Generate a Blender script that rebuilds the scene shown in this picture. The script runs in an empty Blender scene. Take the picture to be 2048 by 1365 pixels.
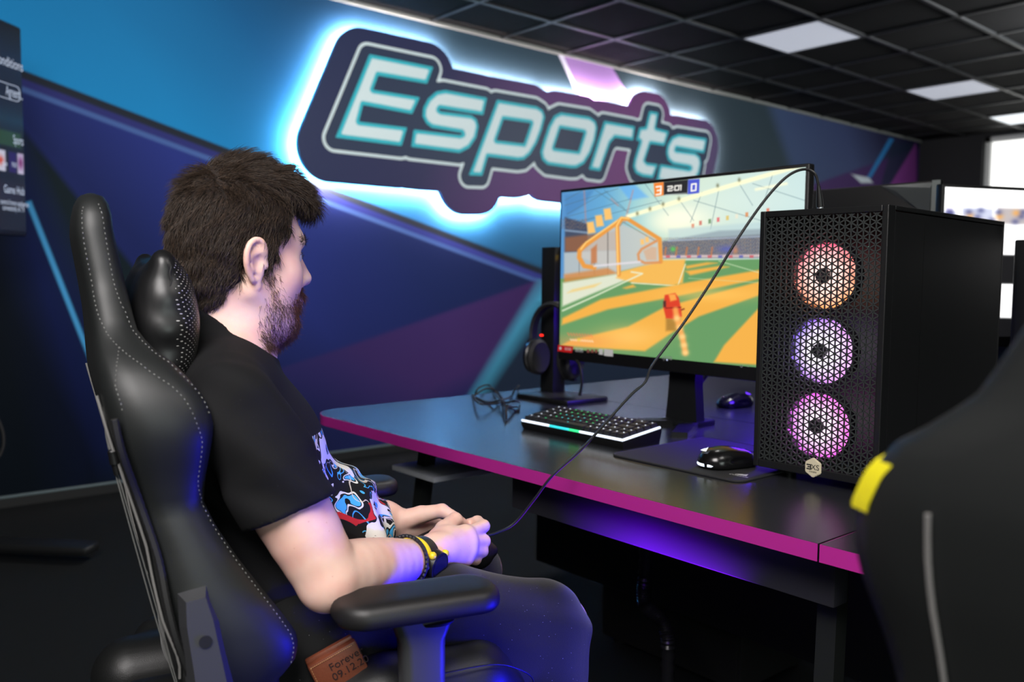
import bpy, bmesh, math, random
import numpy as np
from mathutils import Vector, Matrix, Euler
from mathutils.bvhtree import BVHTree
R = math.radians
SC = bpy.context.scene
COL = SC.collection
rng = np.random.default_rng(7)
random.seed(7)

# ---------------------------------------------------------------- camera
F_PX, PITCH, ROLL, YAW = 1733.76, .0706835, .0100586, .861939
CAM = np.array([0, 0, 1.1])
_v = np.array([math.cos(YAW)*math.cos(PITCH), math.sin(YAW)*math.cos(PITCH), -math.sin(PITCH)])
_r0 = np.cross(_v, [0, 0, 1]); _r0 /= np.linalg.norm(_r0)
_u0 = np.cross(_r0, _v)
_r = math.cos(ROLL)*_r0 + math.sin(ROLL)*_u0
_u = -math.sin(ROLL)*_r0 + math.cos(ROLL)*_u0

def at(x, y, ax, val):
    """point of the photograph (x, y) on the real plane X/Y/Z = val"""
    d = _v + (x-1024)/F_PX*_r - (y-682.5)/F_PX*_u
    i = 'XYZ'.index(ax)
    return CAM + (val-CAM[i])/d[i]*d

cam_d = bpy.data.cameras.new('camera')
cam = bpy.data.objects.new('camera', cam_d); COL.objects.link(cam)
m = Matrix.Identity(4)
for i in range(3):
    m[i][0], m[i][1], m[i][2], m[i][3] = _r[i], _u[i], -_v[i], CAM[i]
cam.matrix_world = m
cam_d.sensor_width = 36
cam_d.lens = F_PX/2048*36
cam_d.clip_start = .02
cam_d.dof.use_dof = True
cam_d.dof.focus_distance = 1.32
cam_d.dof.aperture_fstop = 4.0
SC.camera = cam
SC.view_settings.view_transform = 'Standard'
SC.view_settings.look = 'None'
SC.view_settings.gamma = 1
SC.view_settings.exposure = 0
SC.view_settings.use_curve_mapping = False

# ---------------------------------------------------------------- materials
def lin(c):
    c = np.array(c, float)/255
    return tuple(np.where(c <= .04045, c/12.92, ((c+.055)/1.055)**2.4))

def rgb(c, k=1.0):
    l = lin(c)
    return (min(l[0]*k, 1), min(l[1]*k, 1), min(l[2]*k, 1), 1)

def setin(b, name, v):
    if name in b.inputs: b.inputs[name].default_value = v

def mat(name, c, rough=.6, metal=0, spec=.5, bump=0, scale=200, emit=None, strength=0, coat=0, var=0, sss=0, sheen=0, bscale=None):
    M = bpy.data.materials.new(name); M.use_nodes = True
    nt = M.node_tree; b = nt.nodes['Principled BSDF']
    col = c if len(c) == 4 else rgb(c)
    setin(b, 'Base Color', col); setin(b, 'Roughness', rough); setin(b, 'Metallic', metal)
    setin(b, 'Specular IOR Level', spec); setin(b, 'Coat Weight', coat); setin(b, 'Coat Roughness', .1)
    if sheen: setin(b, 'Sheen Weight', sheen); setin(b, 'Sheen Roughness', .4)
    if sss:
        setin(b, 'Subsurface Weight', sss); setin(b, 'Subsurface Radius', (.012, .005, .003)); setin(b, 'Subsurface Scale', 1.0)
    if emit is not None:
        setin(b, 'Emission Color', emit if len(emit) == 4 else rgb(emit)); setin(b, 'Emission Strength', strength)
    if bump or var:
        tc = nt.nodes.new('ShaderNodeTexCoord')
        n = nt.nodes.new('ShaderNodeTexNoise'); n.inputs['Scale'].default_value = scale; n.inputs['Detail'].default_value = 4
        nt.links.new(tc.outputs['Object'], n.inputs['Vector'])
        if bump:
            bp = nt.nodes.new('ShaderNodeBump'); bp.inputs['Strength'].default_value = bump
            bp.inputs['Distance'].default_value = bscale or .001
            nt.links.new(n.outputs['Fac'], bp.inputs['Height']); nt.links.new(bp.outputs['Normal'], b.inputs['Normal'])
        if var:
            mx = nt.nodes.new('ShaderNodeMix'); mx.data_type = 'RGBA'
            mx.inputs['A'].default_value = tuple(min(1, v*(1-var)) for v in col[:3])+(1,)
            mx.inputs['B'].default_value = tuple(min(1, v*(1+var)) for v in col[:3])+(1,)
            nt.links.new(n.outputs['Fac'], mx.inputs['Factor']); nt.links.new(mx.outputs['Result'], b.inputs['Base Color'])
    return M

def attr_emission(name, strength, base=(.01, .01, .01, 1), rough=.35, spec=.3):
    """a lit display: what it shows is the colour attribute 'pix'"""
    M = bpy.data.materials.new(name); M.use_nodes = True
    nt = M.node_tree; b = nt.nodes['Principled BSDF']
    a = nt.nodes.new('ShaderNodeAttribute'); a.attribute_name = 'pix'
    setin(b, 'Base Color', base); setin(b, 'Roughness', rough); setin(b, 'Specular IOR Level', spec)
    nt.links.new(a.outputs['Color'], b.inputs['Emission Color']); setin(b, 'Emission Strength', strength)
    return M

# ---------------------------------------------------------------- mesh helpers
MW = {}
def root_matrix(o):
    M = MW.get(o.name, Matrix.Identity(4))
    return (root_matrix(o.parent) @ M) if o.parent else M

def tag(o, label=None, cat=None, group=None, kind=None):
    if label: o['label'] = label
    if cat: o['category'] = cat
    if group: o['group'] = group
    if kind: o['kind'] = kind
    return o

def thing(name, label, cat, loc=(0, 0, 0), rz=0, group=None):
    o = bpy.data.objects.new(name, None); COL.objects.link(o)
    o.empty_display_size = .05
    o.location = loc; o.rotation_euler = (0, 0, rz)
    MW[o.name] = Matrix.Translation(loc) @ Matrix.Rotation(rz, 4, 'Z')
    return tag(o, label, cat, group)

def obj(name, bm, material, parent=None, world=False, smooth=40, label=None):
    """link a bmesh (or mesh) as ONE object; world=True: its vertices are in world space"""
    if isinstance(bm, bmesh.types.BMesh):
        me = bpy.data.meshes.new(name)
        if world and parent: bm.transform(root_matrix(parent).inverted())
        bmesh.ops.recalc_face_normals(bm, faces=bm.faces[:])
        bm.to_mesh(me); bm.free()
    else:
        me = bm; me.name = name
        if world and parent: me.transform(root_matrix(parent).inverted())
    if smooth is not None and len(me.polygons):
        me.polygons.foreach_set('use_smooth', [True]*len(me.polygons))
        if smooth < 180: me.set_sharp_from_angle(angle=R(smooth))
    for mm in (material if isinstance(material, (list, tuple)) else [material]): me.materials.append(mm)
    o = bpy.data.objects.new(name, me); COL.objects.link(o)
    if parent: o.parent = parent
    if label: o['label'] = label
    return o

def BM(): return bmesh.new()

def xf(loc=(0, 0, 0), rot=(0, 0, 0), scale=(1, 1, 1)):
    return Matrix.Translation(loc) @ Euler(rot).to_matrix().to_4x4() @ Matrix.Diagonal((*scale, 1))

def box(bm, lo, hi, bev=0, seg=2, M=None, mi=0):
    lo, hi = Vector(lo), Vector(hi)
    t = BM(); bmesh.ops.create_cube(t, size=1)
    s = hi-lo
    bmesh.ops.transform(t, matrix=Matrix.Translation((lo+hi)/2) @ Matrix.Diagonal((*s, 1)), verts=t.verts)
    if bev: bmesh.ops.bevel(t, geom=t.edges[:], offset=min(bev, min(abs(v) for v in s)*.49), segments=seg, profile=.5, affect='EDGES')
    merge(bm, t, M, mi)

def merge(bm, t, M=None, mi=0):
    if M is not None: bmesh.ops.transform(t, matrix=M, verts=t.verts)
    if mi:
        for f in t.faces: f.material_index = mi
    me = bpy.data.meshes.new('tmp'); t.to_mesh(me); t.free()
    bm.from_mesh(me); bpy.data.meshes.remove(me)

def cyl(bm, p0, p1, r0, r1=None, n=20, caps=True, mi=0):
    p0, p1 = Vector(p0), Vector(p1); r1 = r0 if r1 is None else r1
    t = BM(); d = p1-p0
    bmesh.ops.create_cone(t, cap_ends=caps, segments=n, radius1=r0, radius2=r1, depth=d.length)
    merge(bm, t, Matrix.Translation((p0+p1)/2) @ d.to_track_quat('Z', 'Y').to_matrix().to_4x4(), mi)

def ball(bm, c, r, n=16, M=None):
    t = BM(); bmesh.ops.create_uvsphere(t, u_segments=n, v_segments=max(6, n//2), radius=1)
    s = (r, r, r) if not hasattr(r, '__len__') else r
    bmesh.ops.transform(t, matrix=Matrix.Translation(c) @ (M or Matrix.Identity(4)) @ Matrix.Diagonal((*s, 1)), verts=t.verts)
    merge(bm, t)

def rings(bm, rs, caps=True, closed=False, mi=0):
    """loft through lists of points (each ring closed)"""
    V = [[bm.verts.new(p) for p in r] for r in rs]
    n = len(V[0]); m = len(V)
    for i in range(m if closed else m-1):
        a, b = V[i], V[(i+1) % m]
        for k in range(n):
            f = bm.faces.new((a[k], a[(k+1) % n], b[(k+1) % n], b[k])); f.material_index = mi
    if caps and not closed:
        bm.faces.new(V[0][::-1]).material_index = mi; bm.faces.new(V[-1]).material_index = mi
    return V

def spline(P, n=8, closed=False):
    """Catmull-Rom through P"""
    P = [np.array(p, float) for p in P]; m = len(P); out = []
    for i in range(m if closed else m-1):
        g = lambda k: P[k % m] if closed else P[min(max(k, 0), m-1)]
        a, b, c, d = g(i-1), g(i), g(i+1), g(i+2)
        for k in range(n):
            t = k/n
            out.append(.5*((2*b)+(-a+c)*t+(2*a-5*b+4*c-d)*t*t+(-a+3*b-3*c+d)*t**3))
    if not closed: out.append(P[-1])
    return out

def tube(bm, P, r, n=8, closed=False, mi=0, caps=True):
    P = [Vector(p) for p in P]; m = len(P)
    rr = r if hasattr(r, '__len__') else [r]*m
    T = []
    for i in range(m):
        a = P[(i-1) % m] if (closed or i) else P[0]
        b = P[(i+1) % m] if (closed or i < m-1) else P[-1]
        T.append((b-a).normalized())
    up = Vector((0, 0, 1)) if abs(T[0].z) < .9 else Vector((1, 0, 0))
    N = (up - T[0]*up.dot(T[0])).normalized(); rs = []
    for i in range(m):
        N = (N - T[i]*N.dot(T[i])).normalized(); Bn = T[i].cross(N)
        rs.append([P[i]+(N*math.cos(2*math.pi*k/n)+Bn*math.sin(2*math.pi*k/n))*rr[i] for k in range(n)])
    rings(bm, rs, caps=caps, closed=closed, mi=mi)

def prism(bm, pts, z0, z1, M=None, mi=0, bev=0):
    """polygon (x, y) from z0 to z1"""
    t = BM()
    a = [t.verts.new((p[0], p[1], z0)) for p in pts]
    f = t.faces.new(a)
    if z1 != z0:
        e = bmesh.ops.extrude_face_region(t, geom=[f])
        bmesh.ops.translate(t, verts=[v for v in e['geom'] if isinstance(v, bmesh.types.BMVert)], vec=(0, 0, z1-z0))
    bmesh.ops.recalc_face_normals(t, faces=t.faces[:])
    if bev: bmesh.ops.bevel(t, geom=[e for e in t.edges if len(e.link_faces) == 2 and e.calc_face_angle(0) > .9], offset=bev, segments=2, affect='EDGES')
    merge(bm, t, M, mi)

def lathe(bm, prof, n=32, M=None, mi=0):
    t = BM(); rs = []
    for r, z in prof: rs.append([(r*math.cos(2*math.pi*k/n), r*math.sin(2*math.pi*k/n), z) for k in range(n)])
    rings(t, rs, caps=True)
    merge(bm, t, M, mi)

def rrect(x0, y0, x1, y1, r, n=6):
    out = []
    for cx, cy, a in ((x1-r, y1-r, 0), (x0+r, y1-r, 90), (x0+r, y0+r, 180), (x1-r, y0+r, 270)):
        for k in range(n+1):
            t = R(a+90*k/n); out.append((cx+r*math.cos(t), cy+r*math.sin(t)))
    return out

def text_bm(s, size, M, extrude=.0, shear=0, width=None, bold=0):
    cu = bpy.data.curves.new('t', 'FONT'); cu.body = s; cu.size = size; cu.extrude = extrude; cu.shear = shear
    cu.align_x = 'CENTER'; cu.align_y = 'CENTER'; cu.offset = bold
    o = bpy.data.objects.new('t', cu)
    me = bpy.data.meshes.new_from_object(o)
    b = BM(); b.from_mesh(me)
    bpy.data.objects.remove(o); bpy.data.curves.remove(cu); bpy.data.meshes.remove(me)
    if width:
        xs = [v.co.x for v in b.verts]; k = width/(max(xs)-min(xs))
        bmesh.ops.scale(b, vec=(k, 1, 1), verts=b.verts)
    bmesh.ops.transform(b, matrix=M, verts=b.verts)
    return b

def frame(o, x, y):
    """matrix whose local x, y run along the given world directions"""
    x = Vector(x).normalized(); y = Vector(y); y = (y-x*x.dot(y)).normalized(); z = x.cross(y)
    M = Matrix.Identity(4)
    for i in range(3): M[i][0], M[i][1], M[i][2], M[i][3] = x[i], y[i], z[i], o[i]
    return M

def np_mesh(name, V, Fq):
    me = bpy.data.meshes.new(name)
    V = np.ascontiguousarray(V, np.float32); Fq = np.ascontiguousarray(Fq, np.int32)
    k = Fq.shape[1]
    me.vertices.add(len(V)); me.vertices.foreach_set('co', V.ravel())
    me.loops.add(Fq.size); me.loops.foreach_set('vertex_index', Fq.ravel())
    me.polygons.add(len(Fq)); me.polygons.foreach_set('loop_start', np.arange(len(Fq), dtype=np.int32)*k)
    me.update(calc_edges=True); me.validate()
    return me

# ---------------------------------------------------------------- distance fields -> smooth closed surfaces
class Field:
    """blend rounded solids in a grid and take the surface (surface nets)"""
    def __init__(s, lo, hi, h):
        s.lo = np.array(lo, float); s.h = h
        s.n = np.ceil((np.array(hi)-s.lo)/h).astype(int)+1
        s.D = np.full(s.n, 1.0, np.float32)
    def _sub(s, lo, hi, pad):
        a = np.clip(np.floor((np.array(lo)-pad-s.lo)/s.h).astype(int), 0, s.n)
        b = np.clip(np.ceil((np.array(hi)+pad-s.lo)/s.h).astype(int)+1, 0, s.n)
        if np.any(b <= a): return None, None
        ax = [s.lo[i]+s.h*np.arange(a[i], b[i], dtype=np.float32) for i in range(3)]
        P = np.stack(np.meshgrid(*ax, indexing='ij'), -1).astype(np.float32)
        return (slice(a[0], b[0]), slice(a[1], b[1]), slice(a[2], b[2])), P
    def _mix(s, sl, d, k, op):
        D = s.D[sl]
        if op == 'u':
            hh = np.maximum(k-np.abs(D-d), 0)/k if k > 0 else 0
            D[...] = np.minimum(D, d)-hh*hh*k*.25
        else:
            d = -d
            hh = np.maximum(k-np.abs(D-d), 0)/k if k > 0 else 0
            D[...] = np.maximum(D, d)+hh*hh*k*.25
    def cone(s, a, b, ra, rb=None, k=.01, op='u', flat=None):
        """round cone; flat=(axis, factor) squashes it along an axis"""
        a, b = np.array(a, np.float32), np.array(b, np.float32); rb = ra if rb is None else rb
        m = max(ra, rb)+k+.02
        sl, P = s._sub(np.minimum(a, b), np.maximum(a, b), m)
        if sl is None: return
        A, Bv = a, b
        if flat is not None:
            ax = np.array(flat[0], np.float32); ax /= np.linalg.norm(ax); q = 1/flat[1]-1
            mid = (a+b)/2
            P = P+((P-mid)@ax)[..., None]*ax*q
            A = a+((a-mid)@ax)*ax*q; Bv = b+((b-mid)@ax)*ax*q
        ba = Bv-A; L2 = float(ba@ba)+1e-12
        t = np.clip(((P-A)@ba)/L2, 0, 1)
        d = np.linalg.norm(P-A-t[..., None]*ba, axis=-1)-(ra+(rb-ra)*t)
        s._mix(sl, d, k, op)
    def ell(s, c, r, rot=None, k=.01, op='u'):
        """ellipsoid, radii r along the columns of rot"""
        c = np.array(c, np.float32); r = np.array(r, np.float32)
        m = float(r.max())+k+.02
        sl, P = s._sub(c-0, c+0, m)
        if sl is None: return
        Q = P-c
        if rot is not None: Q = Q@np.array(rot, np.float32)
        k0 = np.linalg.norm(Q/r, axis=-1); k1 = np.linalg.norm(Q/(r*r), axis=-1)
        d = k0*(k0-1)/np.maximum(k1, 1e-6)
        s._mix(sl, d, k, op)
    def chain(s, pts, rr, k=.01, flat=None):
        for i in range(len(pts)-1): s.cone(pts[i], pts[i+1], rr[i], rr[i+1], k, flat=flat)
    def plane(s, p, n, op='cut', k=.003, box_=None):
        """cut away the side the normal points to (inside an optional box)"""
        lo = s.lo if box_ is None else box_[0]; hi = s.lo+s.h*s.n if box_ is None else box_[1]
        sl, P = s._sub(lo, hi, 0)
        n = np.array(n, np.float32); n /= np.linalg.norm(n)
        d = (P-np.array(p, np.float32))@n
        s._mix(sl, -d, k, 's')
    def ripple(s, fn, lo=None, hi=None):
        sl, P = s._sub(s.lo if lo is None else lo, s.lo+s.h*s.n if hi is None else hi, 0)
        s.D[sl] += fn(P)
    def surface(s, keep_largest=False):
        D = s.D; n = s.n
        D[0] = D[-1] = 1; D[:, 0] = D[:, -1] = 1; D[:, :, 0] = D[:, :, -1] = 1
        S = D < 0
        c = S[:-1, :-1, :-1].astype(np.int8)
        for o in ((1,0,0),(0,1,0),(0,0,1),(1,1,0),(1,0,1),(0,1,1),(1,1,1)):
            c = c+S[o[0]:n[0]-1+o[0], o[1]:n[1]-1+o[1], o[2]:n[2]-1+o[2]]
        act = np.argwhere((c > 0) & (c < 8))
        idx = np.full(c.shape, -1, np.int32); idx[act[:, 0], act[:, 1], act[:, 2]] = np.arange(len(act))
        acc = np.zeros((len(act), 3)); cnt = np.zeros(len(act))
        cor = [(i, j, k) for i in (0, 1) for j in (0, 1) for k in (0, 1)]
        for a in cor:
            for ax in range(3):
                if a[ax]: continue
                b = list(a); b[ax] = 1
                va = D[act[:, 0]+a[0], act[:, 1]+a[1], act[:, 2]+a[2]]; vb = D[act[:, 0]+b[0], act[:, 1]+b[1], act[:, 2]+b[2]]
                x = (va < 0) != (vb < 0)
                t = np.where(x, va/np.where(x, va-vb, 1), 0)
                p = np.tile(np.array(a, float), (len(act), 1)); p[:, ax] += t
                acc += p*x[:, None]; cnt += x
        V = s.lo+s.h*(act+acc/cnt[:, None])
        Fs = []
        for ax in range(3):
            o = [0, 0, 0]; o[ax] = 1
            A = S[:n[0]-o[0], :n[1]-o[1], :n[2]-o[2]]; Bq = S[o[0]:, o[1]:, o[2]:]
            e = np.argwhere(A != Bq)
            u, w = (ax+1) % 3, (ax+2) % 3
            ok = (e[:, u] > 0) & (e[:, w] > 0) & (e[:, u] < c.shape[u]) & (e[:, w] < c.shape[w]); e = e[ok]
            ins = A[e[:, 0], e[:, 1], e[:, 2]]
            q = []
            for du, dw in ((1, 1), (0, 1), (0, 0), (1, 0)):
                f = e.copy(); f[:, u] -= du; f[:, w] -= dw
                q.append(idx[f[:, 0], f[:, 1], f[:, 2]])
            q = np.stack(q, 1); q[~ins] = q[~ins][:, ::-1]
            Fs.append(q)
        return V, np.concatenate(Fs)
    def mesh(s, name):
        V, Fq = s.surface(); return np_mesh(name, V, Fq)

def grid_mask(name, x0, z0, x1, z1, h, sdf, lvl):
    """flat cells of a sampled outline: marching squares of sdf<lvl, returns verts (u, v) and faces"""
    nx, nz = int((x1-x0)/h)+1, int((z1-z0)/h)+1
    X, Z = np.meshgrid(x0+h*np.arange(nx), z0+h*np.arange(nz), indexing='ij')
    D = sdf(X, Z)-lvl
    V = {}; verts = []; faces = []
    def vid(key, p):
        if key not in V: V[key] = len(verts); verts.append(p)
        return V[key]
    S = D < 0
    tot = S[:-1, :-1].astype(int)+S[1:, :-1]+S[1:, 1:]+S[:-1, 1:]
    for i, j in np.argwhere(tot > 0):
        c = [(i, j), (i+1, j), (i+1, j+1), (i, j+1)]; poly = []
        for k in range(4):
            a, b = c[k], c[(k+1) % 4]
            if S[a]: poly.append(vid(a, (X[a], Z[a])))
            if S[a] != S[b]:
                lo, hi = (a, b) if a < b else (b, a)
                t = D[lo]/(D[lo]-D[hi])
                poly.append(vid((lo, hi), (X[lo]+(X[hi]-X[lo])*t, Z[lo]+(Z[hi]-Z[lo])*t)))
        if len(poly) > 2: faces.append(poly)
    return verts, faces

def poly_sdf(polys):
    """signed distance to a set of polygons (holes: later polygons cut)"""
    def f(X, Z):
        out = None
        for P, hole in polys:
            P = np.array(P); d = np.full(X.shape, 1e9); ins = np.zeros(X.shape, bool)
            for i in range(len(P)):
                a, b = P[i], P[(i+1) % len(P)]
                e = b-a; t = np.clip(((X-a[0])*e[0]+(Z-a[1])*e[1])/(e@e+1e-12), 0, 1)
                d = np.minimum(d, np.hypot(X-a[0]-t*e[0], Z-a[1]-t*e[1]))
                cr = ((a[1] > Z) != (b[1] > Z)) & (X < (b[0]-a[0])*(Z-a[1])/np.where(b[1] == a[1], 1e-9, b[1]-a[1])+a[0])
                ins ^= cr
            d = np.where(ins, -d, d)
            out = d if out is None else (np.maximum(out, -d) if hole else np.minimum(out, d))
        return out
    return f
# ================================================================ THE ROOM
YW, ZC, XE = 4.626, 2.727, 10.1      # mural wall, ceiling, end wall
XL, YF = -3.2, -5.0
black_paint = mat('black_paint', (20, 21, 24), .75, bump=.15, scale=300)
carpet = mat('carpet', (15, 18, 20), .95, spec=.2, bump=.9, scale=420, var=.35, bscale=.004)
tile_m = mat('ceiling_tile', (7, 7, 7), .9, spec=.2, bump=.5, scale=500, var=.2)
grid_m = mat('ceiling_grid', (27, 29, 31), .45)

def structure(name, bm, m, smooth=None):
    o = obj(name, bm, m, smooth=smooth); o['kind'] = 'structure'; return o

b = BM(); box(b, (XL-.2, YF-.2, -.12), (XE+.2, YW+.2, 0)); structure('floor', b, carpet)

# --- mural: a printed wall of angular colour fields, all in wall coordinates
def wallpt(x, y):
    p = at(x, y, 'Y', YW); return (p[0], p[2])

def mural_material():
    M = bpy.data.materials.new('printed_mural'); M.use_nodes = True
    nt = M.node_tree; N = nt.nodes; L = nt.links; b = N['Principled BSDF']
    setin(b, 'Roughness', .6); setin(b, 'Specular IOR Level', .06)
    geo = N.new('ShaderNodeTexCoord'); P = geo.outputs['Object']
    def halfplane(nx, nz, c, feather):
        d = N.new('ShaderNodeVectorMath'); d.operation = 'DOT_PRODUCT'
        L.new(P, d.inputs[0]); d.inputs[1].default_value = (nx, 0, nz)
        a = N.new('ShaderNodeMath'); a.operation = 'MULTIPLY_ADD'; a.use_clamp = True
        L.new(d.outputs['Value'], a.inputs[0]); a.inputs[1].default_value = 1/feather; a.inputs[2].default_value = -c/feather+.5
        return a.outputs[0]
    def combine(ms, op='MINIMUM'):
        o = ms[0]
        for x in ms[1:]:
            q = N.new('ShaderNodeMath'); q.operation = op
            L.new(o, q.inputs[0]); L.new(x, q.inputs[1]); o = q.outputs[0]
        return o
    def poly(px, feather=.012, raw=False):
        pts = px if raw else [wallpt(*p) for p in px]
        A = sum(pts[i][0]*pts[(i+1) % len(pts)][1]-pts[(i+1) % len(pts)][0]*pts[i][1] for i in range(len(pts)))
        if A < 0: pts = pts[::-1]
        fs = feather if hasattr(feather, '__len__') else [feather]*len(pts)
        if A < 0 and hasattr(feather, '__len__'): fs = [fs[(len(pts)-2-i) % len(pts)] for i in range(len(pts))]
        ms = []
        for i in range(len(pts)):
            (x0, z0), (x1, z1) = pts[i], pts[(i+1) % len(pts)]
            if fs[i] is None: continue
            nx, nz = -(z1-z0), (x1-x0); l = math.hypot(nx, nz); nx /= l; nz /= l
            ms.append(halfplane(nx, nz, nx*x0+nz*z0, fs[i]))
        return combine(ms)
    def ramp(nx, nz, stops, k=1.0):
        d = N.new('ShaderNodeVectorMath'); d.operation = 'DOT_PRODUCT'
        L.new(P, d.inputs[0]); d.inputs[1].default_value = (nx, 0, nz)
        lo, hi = stops[0][0], stops[-1][0]
        mr = N.new('ShaderNodeMapRange'); L.new(d.outputs['Value'], mr.inputs['Value'])
        mr.inputs['From Min'].default_value = lo; mr.inputs['From Max'].default_value = hi
        r = N.new('ShaderNodeValToRGB'); L.new(mr.outputs['Result'], r.inputs['Fac'])
        el = r.color_ramp.elements
        while len(el) < len(stops): el.new(.5)
        for e, (s, c) in zip(el, stops): e.position = (s-lo)/(hi-lo); e.color = rgb(c, KM)
        return r.outputs['Color']
    state = {'c': None}
    def over(mask, colour, op=1.0):
        mx = N.new('ShaderNodeMix'); mx.data_type = 'RGBA'
        if op < 1:
            q = N.new('ShaderNodeMath'); q.operation = 'MULTIPLY'; L.new(mask, q.inputs[0]); q.inputs[1].default_value = op; mask = q.outputs[0]
        L.new(mask, mx.inputs['Factor']); L.new(state['c'], mx.inputs['A'])
        if isinstance(colour, tuple): mx.inputs['B'].default_value = rgb(colour, KM)
        else: L.new(colour, mx.inputs['B'])
        state['c'] = mx.outputs['Result']
    # upper field: bright cyan at the left fading to slate, then blue slate at the far end
    state['c'] = ramp(1, .75, [(2.2, (30, 142, 205)), (3.1, (28, 132, 192)), (3.9, (26, 92, 142)), (4.6, (30, 62, 92)), (5.4, (40, 60, 74)), (7.5, (46, 60, 68)), (9.0, (46, 60, 68)), (9.2, (60, 76, 108)), (10.4, (60, 72, 110)), (11.2, (42, 44, 74)), (12, (30, 32, 60))])
    over(poly([(30, -60), (250, -60), (450, 150), (120, 40)], .8), (30, 90, 140), .35)
    # below the sign: steel blue
    over(poly([(700, 395), (1150, 400), (1150, 560), (700, 400)], .05), ramp(1, 0, [(2.6, (42, 110, 165)), (4.4, (40, 92, 128))]))
    # lower field: indigo under the long diagonal
    d0, d1 = (45, 140), (1081, 536)
    big = [d0, d1, (1500, 700), (1500, 1200), (0, 1200), (-60, 100)]
    over(poly([d0, (1120, 552), (1120, 1300), (-80, 1300), (-80, 92)], [.012, None, None, None, None]), (36, 42, 52))
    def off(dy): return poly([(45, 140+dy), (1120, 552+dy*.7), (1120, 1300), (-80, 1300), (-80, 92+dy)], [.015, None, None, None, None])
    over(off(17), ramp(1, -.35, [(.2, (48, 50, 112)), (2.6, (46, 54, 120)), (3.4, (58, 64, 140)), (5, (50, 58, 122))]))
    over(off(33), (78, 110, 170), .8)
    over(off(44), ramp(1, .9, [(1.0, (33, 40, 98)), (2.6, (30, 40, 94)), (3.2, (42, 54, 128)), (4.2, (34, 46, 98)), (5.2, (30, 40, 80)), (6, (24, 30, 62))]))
    # lower parts of the indigo field run darker
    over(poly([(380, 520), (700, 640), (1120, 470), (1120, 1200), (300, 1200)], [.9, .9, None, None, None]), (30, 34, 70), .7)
    # dark wedge at the left with a cyan light bar and its blue print glow
    w = [(-100, 60), (55, 270), (161, 396), (420, 720), (420, 1300), (-100, 1300)]
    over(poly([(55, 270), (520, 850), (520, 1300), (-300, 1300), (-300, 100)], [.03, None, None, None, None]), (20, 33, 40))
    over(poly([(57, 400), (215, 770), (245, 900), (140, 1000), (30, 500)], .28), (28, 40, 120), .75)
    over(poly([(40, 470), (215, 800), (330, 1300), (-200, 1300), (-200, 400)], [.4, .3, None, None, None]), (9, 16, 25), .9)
    over(poly([(52, 405), (62, 402), (203, 760), (196, 768)], .012), (74, 160, 215))
    # violet wedge behind the desk, teal beam, dark corner
    over(poly([(590, 730), (1090, 556), (1090, 700), (800, 830)], [.03, None, .2, .5]), ramp(1, .2, [(2.6, (58, 44, 96)), (3.6, (72, 50, 108)), (4.6, (66, 40, 92))]), .95)
    over(poly([(902, 805), (1064, 590), (1082, 560), (1240, 606), (1240, 900), (900, 900)], [.17, .1, .012, None, None, None]), (78, 168, 204))
    over(poly([(955, 800), (1088, 604), (1240, 606), (1240, 900), (900, 900)], [.15, .012, None, None, None]), (36, 48, 68))
    # lavender shard above the sign
    over(poly([(1112, 100), (1124, 103), (1160, 185), (1152, 185)], .012), (205, 205, 225))
    over(poly([(1124, 103), (1222, 131), (1262, 200), (1165, 200)], .015), (150, 118, 178))
    # far end: thin blue bar, magenta shard, pale chip
    over(poly([(1779, 276), (1788, 279), (1742, 356), (1733, 356)], .02), (44, 120, 180))
    over(poly([(1785, 285), (1831, 290), (1831, 470), (1735, 470)], .03), (34, 44, 66), .8)
    over(poly([(1832, 286), (1834, 480), (1712, 480)], .03), (124, 60, 134))
    over(poly([(1704, 349), (1738, 356), (1746, 366), (1722, 366)], .02), (200, 212, 220))
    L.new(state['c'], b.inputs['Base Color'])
    return M
KM = .90       # print albedo for a photographed colour
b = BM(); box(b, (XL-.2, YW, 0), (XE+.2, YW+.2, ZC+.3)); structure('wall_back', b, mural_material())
b = BM(); box(b, (XL-.2, YF-.2, 0), (XL, YW, ZC+.3)); structure('wall_left', b, black_paint)
b = BM(); box(b, (XL, YF-.2, 0), (XE+.2, YF, ZC+.3)); structure('wall_front', b, black_paint)
# end wall with its window opening
WY0, WY1, WZ0, WZ1 = .6, 3.94, .95, 2.70
b = BM()
box(b, (XE, WY1, 0), (XE+.2, YW, ZC+.3)); box(b, (XE, YF, 0), (XE+.2, WY0, ZC+.3))
box(b, (XE, WY0, 0), (XE+.2, WY1, WZ0)); box(b, (XE, WY0, WZ1), (XE+.2, WY1, ZC+.3))
structure('wall_right', b, black_paint)
white_frame = mat('window_frame', (215, 216, 214), .4)
glass = bpy.data.materials.new('window_glass'); glass.use_nodes = True
gb = glass.node_tree.nodes['Principled BSDF']; setin(gb, 'Transmission Weight', 1); setin(gb, 'Roughness', 0); setin(gb, 'IOR', 1.02)
b = BM()
for y in (WY0, (WY0+WY1)/2, WY1-.05): box(b, (XE+.08, y, WZ0), (XE+.14, y+.05, WZ1))
for z in (WZ0, WZ1-.05): box(b, (XE+.08, WY0, z), (XE+.14, WY1, z+.05))
wf = structure('window_1', b, white_frame)
b = BM(); box(b, (XE+.105, WY0+.03, WZ0+.03), (XE+.115, WY1-.03, WZ1-.03)); obj('pane', b, glass, wf, smooth=None)

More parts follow.
